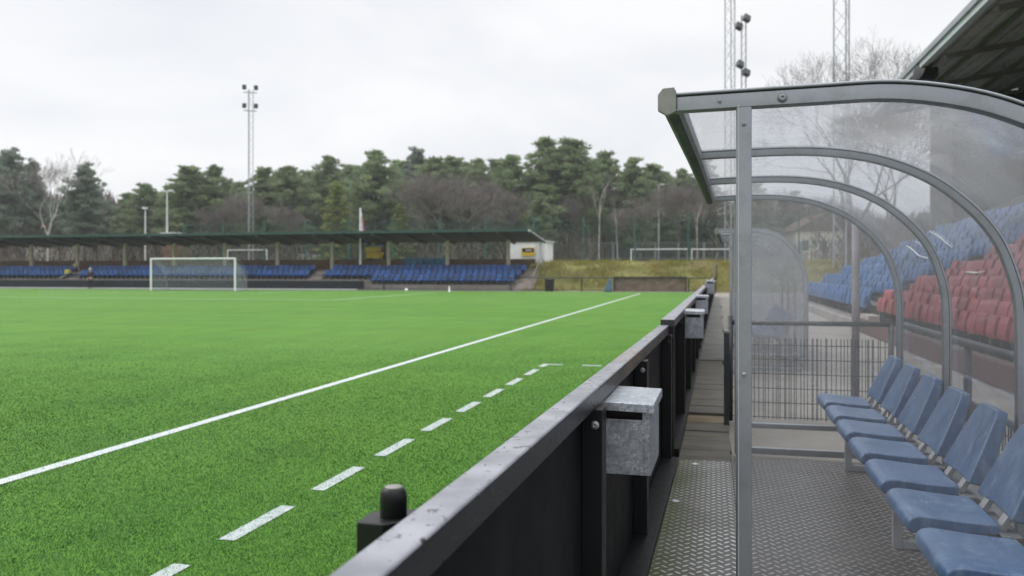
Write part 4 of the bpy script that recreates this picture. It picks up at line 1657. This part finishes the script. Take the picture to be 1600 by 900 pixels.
# ------------------------------------------------------------------ fences beyond
t = thing('ball_fence', 'tall green mesh ball-stop fence behind the far stand and bank', 'fence', (0, 72, PZ))
x = 11.5
xs_p = []
while x > -56:
    xs_p.append(x)
    x -= 4.55
for x in xs_p:
    MB().box(x - .06, x + .06, -.06, .06, -.2, 4.3).build('post', 'fgreen', t)
m_ = MB()
x = -52.0
while x < 11.5:
    m_.beam((x, 0, 0), (x, 0, 4.1), .010, .010)
    x += .17
for z in np.arange(.1, 4.2, .2):
    m_.beam((-52, .02, z), (11.5, .02, z), .011, .011)
m_.build('wire_mesh', 'fgreen', t)
t = thing('training_fence', 'pale grey post and mesh fence round the raised training ground', 'fence', (0, 0, PZ))
fx = [at(p, 112) for p in (903, 924, 958, 992, 1024, 1060, 1100, 1140, 1200, 1250)]
b = MB()
for k, (x, y) in enumerate(fx):
    MB().box(x - .16, x + .16, y - .1, y + .1, -.2, 3.35).build('post', 'steel', t)
    if k:
        for z in (3.3, 1.2, .1):
            b.beam((*fx[k - 1], z), (x, y, z), .07, .07)
        for f in np.linspace(0, 1, 26):
            px_, py_ = fx[k - 1][0] * (1 - f) + x * f, fx[k - 1][1] * (1 - f) + y * f
            b.beam((px_, py_, 0), (px_, py_, 3.3), .02, .02)
b.build('wire_mesh', 'steel', t)


# masts and lamps
def lattice_mast(label, px, d, top, base=PZ, w=.8, heads=True, group=None):
    x, y = at(px, d)
    t = thing('floodlight_mast', label, 'floodlight mast', (x, y, base), random.uniform(.1, .5), group)
    Hm = top - base
    b = MB()
    pts = [(w * .58 * math.cos(a), w * .58 * math.sin(a)) for a in (.2, 2.3, 4.4)]
    for p in pts:
        b.tube([(p[0], p[1], -.2), (p[0], p[1], Hm)], .055 if w > .6 else .036, 6)
    z, k = 0.0, 0
    while z < Hm - w * 1.2:
        for i in range(3):
            p, q = pts[i], pts[(i + 1) % 3]
            if k % 2:
                p, q = q, p
            b.beam((*p, z), (*q, z + w * 1.2), .028 if w > .6 else .014, .028 if w > .6 else .014)
        z += w * 1.2
        k += 1
    b.build('lattice', 'lattice', t)
    if heads:
        for zz in (Hm - .3, Hm - 2.2):
            MB().beam((-w * 1.3, 0, zz), (w * 1.3, 0, zz), .08, .08).build('crossarm', 'lattice', t)
            for xx in (-w * 1.15, w * 1.15):
                o = MB()
                hs = .72 if w < .6 else 1.0
                o.prism([(-.20 * hs, -.30 * hs), (.16 * hs, -.34 * hs), (.22 * hs, .30 * hs), (-.10 * hs, .34 * hs)], 'x', xx - w * .40, xx + w * .40)
                o = o.build('floodlight', 'rail', t, bevel=.03)
                o.location = (0, -.15, zz + .5)
    return t


lattice_mast('slim floodlight mast rising above the trees behind the far stand', 391, 84, hz(140, 84), PZ, .50)
lattice_mast('lattice floodlight mast cut off by the top edge, left of a lower floodlight pole', 1141, 82, hz(-42, 82), PZ, .95)
lattice_mast('open lattice mast in front of the big bare tree, cut off by the top edge', 1317, 60, hz(-330, 60), .0, 1.1, False)
x, y = at(1162, 84)
t = thing('floodlight_pole', 'floodlight pole with four stacked lamps, right of the pair above the dugout', 'floodlight pole', (x, y, PZ), .5)
Hm = hz(24, 84) - PZ
b = MB()
for dx in (-.25, .25):
    b.tube([(dx, 0, -.1), (dx, 0, Hm)], .07, 8)
z = 0
while z < Hm - 1:
    b.beam((-.25, 0, z), (.25, 0, z + .8), .03, .03)
    z += .8
b.build('pole', 'lattice', t)
for dx, dz in ((.15, -.4), (-.75, -1.3), (-.6, -5.2), (.1, -6.0)):
    o = MB().prism([(-.30, -.26), (.30, -.26), (.42, .20), (.34, .28), (-.34, .28), (-.42, .20)], 'x', -.36, .36).build('lamp', 'rail', t, bevel=.06)
    o.location = (dx, -.3, Hm + dz)
    o.rotation_euler = (math.radians(65), .4, 0)


def lamp_post(label, px, d, top, heads):
    x, y = at(px, d)
    t = thing('lamp_post', label, 'lamp post', (x, y, PZ))
    Hm = top - PZ
    MB().tube([(0, 0, -.2), (0, 0, Hm)], [.12, .08], 10).build('pole', 'alu_white', t)
    MB().beam((-.5 if heads > 1 else -.3, 0, Hm), (.5 if heads > 1 else .3, 0, Hm), .08, .08).build('arm', 'alu_white', t)
    for s_ in ((-1, 1) if heads > 1 else (0,)):
        MB().box(s_ * .5 - .3, s_ * .5 + .3, -.25, .15, Hm - .06, Hm + .14).build('lamp_head', 'alu_white', t, bevel=.04)


lamp_post('shorter pale lamp post above the far stand roof at the left', 227, 98, hz(326, 98), 1)
lamp_post('taller white twin-headed lamp post above the far stand roof at the left', 261, 95, hz(299, 95), 2)
lamp_post('pale twin-headed lamp post beyond the training ground at the right', 1029, 115, hz(289, 115), 2)

# white van roof behind stand (left)
x, y = at(276, 96)
t = thing('pavilion', 'low white pavilion whose flat roof shows just above the far stand', 'pavilion', (x, y, PZ))
MB().box(-.9, .9, -1.5, 1.5, -.1, hz(366, 96) - PZ).build('wall', 'wood', t)
MB().box(-1.0, 1.0, -1.6, 1.6, hz(366, 96) - PZ + .003, hz(364, 96) - PZ).build('roof', 'alu_white', t)
x, y = at(486, 118)
t = thing('parked_van', 'white van parked beyond the fence, seen under the far stand roof', 'van', (x, y, PZ), math.radians(72))
MB().prism([(-2.2, .35), (2.1, .35), (2.2, .95), (1.7, 1.15), (1.2, 1.75), (-2.1, 1.8), (-2.25, 1.2)], 'y', -.9, .9).build('body', 'white', t, bevel=.08)
MB().prism([(1.25, 1.2), (1.62, 1.17), (1.22, 1.66), (.7, 1.68), (.7, 1.2)], 'y', -.915, -.903).build('window', 'glassy', t)
for wx in (-1.4, 1.4):
    o = MB().lathe([(.1, -.1), (.33, -.1), (.33, .1), (.1, .1)], n=16).build('wheel', 'blackrub', t)
    o.location = (wx, -.82, .33)
    o.rotation_euler = (math.pi / 2, 0, 0)
x, y = at(1272, 120)
t = thing('house', 'pale house with dark roof between trees beyond the stand end', 'house', (x, y, PZ), .3)
MB().box(-4, 4, -3, 3, -.2, 5.2).build('wall', pmat('cream_render', (.55, .50, .42), .8), t)
MB().prism([(-4.4, 5.2), (4.4, 5.2), (0, 7.6)], 'y', -3.3, 3.3).build('roof', 'bark', t)
for wx in (-2.6, 0, 2.6):
    MB().box(wx - .5, wx + .5, -3.05, -3.003, 2.4, 3.8).build('window', 'glassy', t)
x, y = at(108, 128)
t = thing('house', 'pale house glimpsed low between the trees at the far left', 'house', (x, y, PZ), -.2)
MB().box(-6, 6, -3, 3, -.2, 5.8).build('wall', pmat('pale_render', (.50, .46, .42), .8), t)
MB().prism([(-3.4, 5.8), (3.4, 5.8), (0, 7.8)], 'x', -6.4, 6.4).build('roof', pmat('rusty_roof', (.22, .11, .08), .8), t)
for wx in (-3.6, 0, 3.6):
    MB().box(wx - .6, wx + .6, -3.05, -3.003, 3.2, 4.6).build('window', 'glassy', t)


# ------------------------------------------------------------------ trees
def pine_proto(seed, kind):
    """unit-height pine: returns (trunk mesh obj builder data, crown arrays)"""
    r = np.random.default_rng(seed)
    Ht = 18.0
    V, T = [], []
    limbs = MB()
    bendx, bendy = r.uniform(-.5, .5, 2)

    def axis(h):
        return np.array([bendx * math.sin(h * 2.4), bendy * math.sin(h * 2.0 + .6), h * Ht])
    limbs.tube([tuple(axis(h)) for h in np.linspace(-.02, .97, 9)], [.30 * (1 - .86 * q) for q in np.linspace(0, 1, 9)], 7)
    n = 105 if kind != 'spruce' else 120
    h0 = {'umbrella': .30, 'full': .14, 'spruce': .06, 'tall': .22}[kind]
    for k in range(n):
        h = h0 + (1 - h0) * ((k + r.uniform(0, 1)) / n) ** .85
        q = (h - h0) / (1 - h0)
        if kind == 'spruce':
            L = 3.6 * (1 - q) ** .8 + .25
            rise = -.15
        elif kind == 'umbrella':
            L = 3.9 * math.sin(math.pi * min(1, q * .74 + .25)) ** .9 * r.uniform(.55, 1.08) + .25
            rise = .28
        elif kind == 'tall':
            L = 3.3 * math.sin(math.pi * min(1, q * .70 + .30)) ** .85 * r.uniform(.45, 1.08) + .2
            rise = .22
        else:
            L = 4.4 * (math.sin(math.pi * min(1, q * .82 + .20)) ** .8) * r.uniform(.6, 1.05)
            rise = .16
        a = k * 2.399 + r.uniform(-.4, .4)
        p0 = axis(min(h, .97) - .02)
        dirv = np.array([math.cos(a), math.sin(a), rise + r.uniform(-.12, .15)])
        p1 = p0 + dirv * L
        if k % 2 == 0:
            limbs.tube([tuple(p0), tuple(p0 + dirv * L * .55 + np.array([0, 0, -.12])), tuple(p0 + dirv * L * .9)], [.07, .045, .02], 4)
        npad = 3 if L > 1.6 else 2
        for j in range(npad):
            f = [1.0, .68, .36][j] if npad == 3 else [.95, .4][j]
            c = p0 + dirv * L * f + r.normal(0, .34, 3) * np.array([1, 1, .9])
            rad = r.uniform(.42, .95) * (.72 if kind == 'spruce' else 1.0) * (.62 + .38 * min(1, L / 3))
            m = int(105 * rad)
            # needles: small thin tufts on a flattened dome
            u = r.normal(0, 1, (m, 3))
            u /= np.linalg.norm(u, axis=1)[:, None]
            rr = rad * r.uniform(.25, 1, m) ** .5
            cen = c + u * rr[:, None] * np.array([1.15, 1.15, .60])
            cen[:, 2] += -.10 * (np.abs(u[:, 0]) + np.abs(u[:, 1])) * rad
            s_ = r.uniform(.18, .38, m)
            d1 = r.normal(0, 1, (m, 3))
            d1[:, 2] = np.abs(d1[:, 2]) * .8 + .2
            d1 /= np.linalg.norm(d1, axis=1)[:, None]
            d2 = np.cross(d1, r.normal(0, 1, (m, 3)))
            d2 /= np.linalg.norm(d2, axis=1)[:, None]
            v = np.zeros((m, 3, 3))
            v[:, 0] = cen - d2 * (s_ * .32)[:, None]
            v[:, 1] = cen + d2 * (s_ * .32)[:, None]
            v[:, 2] = cen + d1 * (s_ * 1.6)[:, None]
            V.append(v.reshape(-1, 3))
            pt = r.uniform(.0, .62)
            T.append(np.clip(pt + r.uniform(0, .38, m), 0, 1))
    return limbs, np.concatenate(V), np.concatenate(T)


def pine_thing(seed, kind, needle):
    limbs, V, T = pine_proto(seed, kind)
    t = thing('spruce_tree' if kind == 'spruce' else 'pine_tree', '', 'tree', (0, 0, 0), 0, 'evergreen trees beyond the ground')
    limbs.build('trunk', 'bark', t, smooth=True, fixn=False)
    raw_mesh('crown', V, np.arange(len(V)), 3, [needle], t, T)
    return t


def bare_proto(seed, Ht, mat_t, mat_w, fork=.3, thick=.02, ang=(.25, .55), ratio=(.70, .84), depth=7, kids=(2, 3, 3), up=.12, name='bare_tree', grp='bare trees beyond the ground', tall=1.0, rmin=.013):
    r = random.Random(seed)
    tr, tw = MB(), MB()

    def grow(p, d, L, rad, lev):
        nseg = 3 if lev < 3 else 2
        pts, rs = [p], [rad]
        q, dd = p.copy(), d.copy()
        for s_ in range(nseg):
            j = .02 if lev == 0 else .13
            dd = (dd + Vector((r.gauss(0, j), r.gauss(0, j), r.gauss(.01, .05)))).normalized()
            q = q + dd * (L / nseg)
            pts.append(q.copy())
            rs.append(max(rmin, rad * (1 - .40 * (s_ + 1) / nseg)))
        big = lev <= 2
        (tr if big else tw).tube(pts, rs, 7 if lev == 0 else (5 if big else 3), cap=False)
        if lev >= depth:
            return
        nb_ = r.choice(kids)
        ph = r.uniform(0, 6.28)
        for k in range(nb_):
            f = 1.0 if k == 0 else r.uniform(.55, 1.0)
            if lev == 0 and k:
                f = r.uniform(.7, 1.0)
            i = min(nseg - 1, int(f * nseg))
            base_ = pts[i].lerp(pts[i + 1], min(1, f * nseg - i))
            a = r.uniform(*ang) * (.6 if k == 0 else 1.0)
            ref = Vector((1, 0, 0)) if abs(dd.x) < .9 else Vector((0, 1, 0))
            e1 = dd.cross(ref).normalized()
            e2 = dd.cross(e1)
            ph += 2.4
            nd = dd * math.cos(a) + (e1 * math.cos(ph) + e2 * math.sin(ph)) * math.sin(a)
            nd = (nd + Vector((0, 0, up))).normalized()
            grow(base_, nd, L * r.uniform(*ratio) * (1 if lev else tall), rs[min(i + 1, nseg)] * (.82 if k == 0 else .62), lev + 1)

    grow(Vector((0, 0, -.2)), Vector((r.gauss(0, .03), r.gauss(0, .03), 1)).normalized(), Ht * fork, thick * Ht, 0)
    t = thing(name, '', 'tree', (0, 0, 0), 0, grp)
    tr.build('trunk', mat_t, t, smooth=True, fixn=False)
    tw.build('crown', mat_w, t, fixn=False)
    return t, max(v[2] for v in tw.v)


def place(proto_list, used, k, px, d, top, wscale, label, base=PZ, Ht=18.0):
    x, y = at(px, d)
    z = hz(top, d) - base
    p = proto_list[k]
    o = p if k not in used else copy_tree(p)
    used.add(k)
    o.location = (x, y, base)
    s_ = z / Ht
    o.scale = (s_ * wscale, s_ * wscale, s_)
    o.rotation_euler = (0, 0, random.uniform(0, 6.28))
    o['label'] = label
    return o


pines = [pine_thing(1, 'umbrella', 'needle'), pine_thing(2, 'full', 'needle'), pine_thing(3, 'tall', 'needle'),
         pine_thing(4, 'spruce', 'needle_lime'), pine_thing(5, 'umbrella', 'needle_hazy'), pine_thing(6, 'tall', 'needle_hazy'), pine_thing(7, 'full', 'needle')]
used = set()
# (proto, px, depth, top y, width scale, label)
TREES = [
    (4, -12, 118, 236, 1.0, 'bluish green pine with rounded crown at the left frame edge'),
    (5, 18, 112, 233, 1.0, 'bluish pine with bare lower trunk near the left frame edge'),
    (5, 50, 116, 250, .75, 'bluish pine just left of the bare birch at the far left'),
    (4, 94, 124, 312, 1.1, 'dark bluish pine standing behind the bare birch at the far left'),
    (5, 134, 110, 256, 1.15, 'broad dark pine standing alone right of the bare birch'),
    (4, 152, 125, 300, 1.0, 'lower dark pine at the right foot of the broad dark pine'),
    (2, 198, 122, 300, 1.2, 'low green pine beside the gap, left of the taller lamp post'),
    (0, 226, 116, 286, 1.15, 'green pine directly behind the shorter pale lamp post'),
    (1, 262, 118, 290, 1.0, 'green pine directly behind the taller white lamp post'),
    (2, 292, 108, 257, 1.55, 'pointed pine, left one of two twin peaks right of the lamp posts'),
    (1, 338, 110, 257, 1.15, 'pointed pine, right one of two twin peaks left of the slim mast'),
    (0, 372, 128, 284, 1.1, 'smaller pine just left of the slim floodlight mast'),
    (2, 414, 116, 259, 1.2, 'pine just right of the slim floodlight mast'),
    (0, 448, 114, 259, 1.0, 'flat-topped pine second to the right of the slim mast'),
    (2, 478, 126, 278, 1.2, 'smaller pine in the dip between the flat-topped pine and a tall round one'),
    (6, 516, 112, 240, 1.05, 'tall round pine left of the pole with the flag'),
    (3, 524, 100, 282, 1.15, 'pale green spruce with pointed top in front of the round pine'),
    (1, 584, 104, 233, 1.25, 'broadest rounded pine, right behind the flagpole'),
    (3, 622, 98, 318, 1.3, 'low pale green spruce at the right foot of the broadest pine'),
    (5, 650, 130, 232, 1.0, 'spiky dark pine poking up right of the broadest pine'),
    (0, 682, 118, 246, 1.1, 'round-topped pine behind the brown bare thicket'),
    (2, 712, 122, 243, 1.3, 'pine with twin tips behind the brown bare thicket'),
    (1, 745, 120, 246, 1.0, 'pine at the right of the brown bare thicket'),
    (6, 800, 112, 238, 1.05, 'broad layered pine left of the tallest pine'),
    (2, 852, 112, 212, 1.25, 'tallest pine on the skyline with layered limbs'),
    (0, 893, 110, 216, 1.15, 'tall pine with open top leaning against the tallest one'),
    (1, 842, 100, 300, 1.0, 'low dense pine under the tallest pine'),
    (0, 946, 118, 237, 1.0, 'pine with open top directly behind the pale birch trunk'),
    (6, 988, 114, 242, 1.0, 'dense dark pine right of the pale birch trunk'),
    (2, 1018, 122, 254, 1.3, 'rounded pine behind the twin-headed lamp post at the right'),
    (1, 1064, 126, 262, .9, 'pine just left of the dugout gutter'),
    (5, 1100, 128, 250, 1.2, 'dark pine hidden mostly behind the dugout gutter'),
    (0, 1180, 122, 286, 1.2, 'pine seen through the clear end sheet beside the front post'),
    (6, 1240, 126, 296, 1.0, 'dark pine seen through the far end sheet of the dugout'),
    (1, 318, 138, 276, 1.1, 'far pine filling the skyline between the twin peaks'),
    (6, 360, 140, 282, 1.1, 'far pine on the skyline just left of the slim mast'),
    (2, 436, 140, 268, 1.2, 'far pine behind the flat-topped pine'),
    (0, 482, 142, 266, 1.2, 'far pine in the skyline dip left of the tall round pine'),
    (6, 548, 138, 254, 1.2, 'far pine on the skyline between the tall round pine and the broadest pine'),
    (2, 628, 136, 248, 1.3, 'far pine just right of the broadest pine'),
    (1, 668, 142, 252, 1.2, 'far pine behind the left part of the brown thicket'),
    (6, 730, 140, 250, 1.3, 'far pine behind the right part of the brown thicket'),
    (2, 774, 138, 246, 1.3, 'far pine in the skyline left of the broad layered pine'),
    (0, 920, 140, 256, 1.2, 'far pine in the gap right of the tallest pines'),
    (1, 1036, 142, 266, 1.2, 'far pine on the skyline left of the dugout gutter'),
    (6, 172, 140, 322, 1.3, 'far low pine in the gap right of the broad dark pine'),
    (2, 250, 138, 300, 1.2, 'far pine behind the taller white lamp post'),
    (5, 112, 138, 318, 1.1, 'far bluish pine between the bare birch and the broad dark pine'),
]
for k, px, d, top, ws, lab in TREES:
    place(pines, used, k, px, d, top, ws, lab)
for k in range(len(pines)):
    assert k in used

bt1, h1 = bare_proto(21, 17, 'birch', 'paletwig', .34, .0125, (.22, .50), (.66, .82), 7, (2, 3, 3), .10, 'birch_tree')
bt2, h2 = bare_proto(22, 15, 'graybark', 'twig', .22, .026, (.30, .62), (.74, .86), 8, (2, 3, 3), .05)
bt3, h3 = bare_proto(23, 15, 'graybark', 'twig', .24, .015, (.28, .60), (.72, .84), 7, (3, 3, 3), .08)
bt5, h5 = bare_proto(31, 15, 'graybark', 'greytwig', .20, .022, (.34, .66), (.72, .84), 8, (2, 3, 3), .03, rmin=.005)
bt4, h4 = bare_proto(29, 20, 'birch', 'twig', .62, .0085, (.30, .55), (.45, .7), 6, (2, 3), .05, 'birch_tree', tall=.5)
protos = [(bt1, h1), (bt2, h2), (bt3, h3), (bt4, h4), (bt5, h5)]
ub = set()


def bare(k, px, d, top, ws, lab, base=PZ):
    p, h_ = protos[k]
    x, y = at(px, d)
    o = p if k not in ub else copy_tree(p)
    ub.add(k)
    s_ = (hz(top, d) - base) / h_
    o.location = (x, y, base)
    o.scale = (s_ * ws, s_ * ws, s_)
    o.rotation_euler = (0, 0, random.uniform(0, 6.28))
    o['label'] = lab


bare(0, 74, 97, 228, 1.1, 'bare white-stemmed birch standing at the far left against the sky')
bare(4, 1322, 60, 48, .85, 'large bare deciduous tree behind the lattice mast above the dugout roof', 0)
bare(2, 182, 125, 308, 1.2, 'small bare tree in the gap right of the broad dark pine')
bare(2, 384, 104, 292, 1.0, 'brown bare tree at the foot of the slim floodlight mast')
bare(2, 668, 102, 272, 1.2, 'brown bare tree, leftmost in the wide brown thicket')
bare(1, 706, 100, 262, 1.2, 'brown bare tree, middle of the wide brown thicket')
bare(2, 744, 104, 268, 1.1, 'brown bare tree, rightmost in the wide brown thicket')
bare(3, 936, 95, 262, .8, 'slender pale birch trunk rising behind the green ball-stop fence')
bare(3, 965, 103, 290, .8, 'thin birch leaning right of the slender pale birch')
bare(2, 1058, 108, 276, 1.1, 'reddish brown bare tree left of the dugout gutter')
bare(3, 1090, 96, 300, .8, 'pale slim birch just left of the dugout gutter end')
bare(1, 1120, 108, 286, 1.1, 'brown bare tree half hidden by the dugout gutter')
bare(2, 1215, 105, 290, 1.2, 'brown bare tree seen through the clear far end sheet')
bare(1, 1290, 100, 300, 1.2, 'brown bare tree seen through the roof sheets near the stand end')
bare(2, 1400, 75, 120, 1.0, 'bare tree seen through the dugout roof beyond the grandstand end', 0)
bare(1, 604, 108, 300, 1.0, 'brown bare tree at the right foot of the broadest pine')
bare(2, 330, 104, 316, 1.2, 'brown bare tree under the twin-peaked pines')
bare(1, 800, 104, 296, 1.0, 'brown bare tree under the broad layered pine')
bare(2, 905, 108, 290, 1.0, 'brown bare tree just left of the slender pale birch')
bare(1, 1000, 106, 300, 1.1, 'brown bare tree left of the twin-headed lamp post beyond the training ground')
bare(2, 440, 103, 312, 1.1, 'brown bare shrub tree in front of the flat-topped pine')


# far wood mass and undergrowth
def thicket():
    n = 110000
    d = rng.uniform(128, 152, n)
    px = rng.uniform(-260, 1560, n)
    lat = (px - 800) / F * d
    x = lat * C - d * S
    y = lat * S + d * C
    hmax = 8.5 + 4.5 * (np.sin(px / 61.) * .5 + .5) * (np.sin(px / 23. + 1) * .35 + .65) + 2.2 * np.sin(px / 140. + 2)
    z0 = PZ + rng.uniform(0, 1, n) ** 1.1 * hmax
    ln = rng.uniform(.8, 2.6, n)
    ang = rng.normal(0, .5, n)
    wv = rng.uniform(.06, .22, n)
    a = rng.uniform(0, 6.28, n)
    V = np.zeros((n, 3, 3))
    V[:, 0] = np.stack([x - np.cos(a) * wv, y - np.sin(a) * wv, z0], 1)
    V[:, 1] = np.stack([x + np.cos(a) * wv, y + np.sin(a) * wv, z0], 1)
    V[:, 2] = np.stack([x + np.sin(ang) * ln, y + np.cos(a * 3) * .4, z0 + np.cos(ang) * ln], 1)
    o = raw_mesh('undergrowth', V.reshape(-1, 3), np.arange(3 * n), 3, ['thicket'])
    tag(o, 'brown leafless undergrowth and far wood behind the trees', 'undergrowth', kind='stuff')
    n = 26000
    d = rng.uniform(88, 122, n)
    px = rng.uniform(-200, 1420, n)
    lat = (px - 800) / F * d
    x = lat * C - d * S
    y = lat * S + d * C
    k = (y > 80)
    x, y, px = x[k], y[k], px[k]
    n = len(x)
    dens = np.sin(x / 5.1) * np.sin(y / 4.3) > -.25
    k = dens & ((y > 118) | (x < -14) | (x > 12))
    x, y = x[k], y[k]
    n = len(x)
    z0 = PZ + rng.uniform(0, 1, n) ** 1.6 * 3.6
    ln = rng.uniform(.5, 1.6, n)
    ang = rng.normal(0, .55, n)
    wv = rng.uniform(.03, .09, n)
    a = rng.uniform(0, 6.28, n)
    V = np.zeros((n, 3, 3))
    V[:, 0] = np.stack([x - np.cos(a) * wv, y - np.sin(a) * wv, z0], 1)
    V[:, 1] = np.stack([x + np.cos(a) * wv, y + np.sin(a) * wv, z0], 1)
    V[:, 2] = np.stack([x + np.sin(ang) * ln, y + np.cos(a * 3) * .4, z0 + np.cos(ang) * ln], 1)
    o = raw_mesh('shrubs', V.reshape(-1, 3), np.arange(3 * n), 3, ['thicket'])
    tag(o, 'low bare shrubs growing between the trees', 'shrubs', kind='stuff')


thicket()

# ------------------------------------------------------------------ air
hm = bpy.data.materials.new('thin_haze')
t_, n_, l_ = nt(hm)
n_.clear()
ho = n_.new('ShaderNodeOutputMaterial')
pv_ = n_.new('ShaderNodeVolumePrincipled')
pv_.inputs['Color'].default_value = (.88, .90, .94, 1)
pv_.inputs['Density'].default_value = .0005
l_.new(pv_.outputs[0], ho.inputs['Volume'])
M['haze'] = hm
hb = MB().box(-330, 330, -70, 420, -1.2, 46).build('haze', 'haze')
tag(hb, 'thin pale winter air over the whole ground', 'haze', kind='stuff')
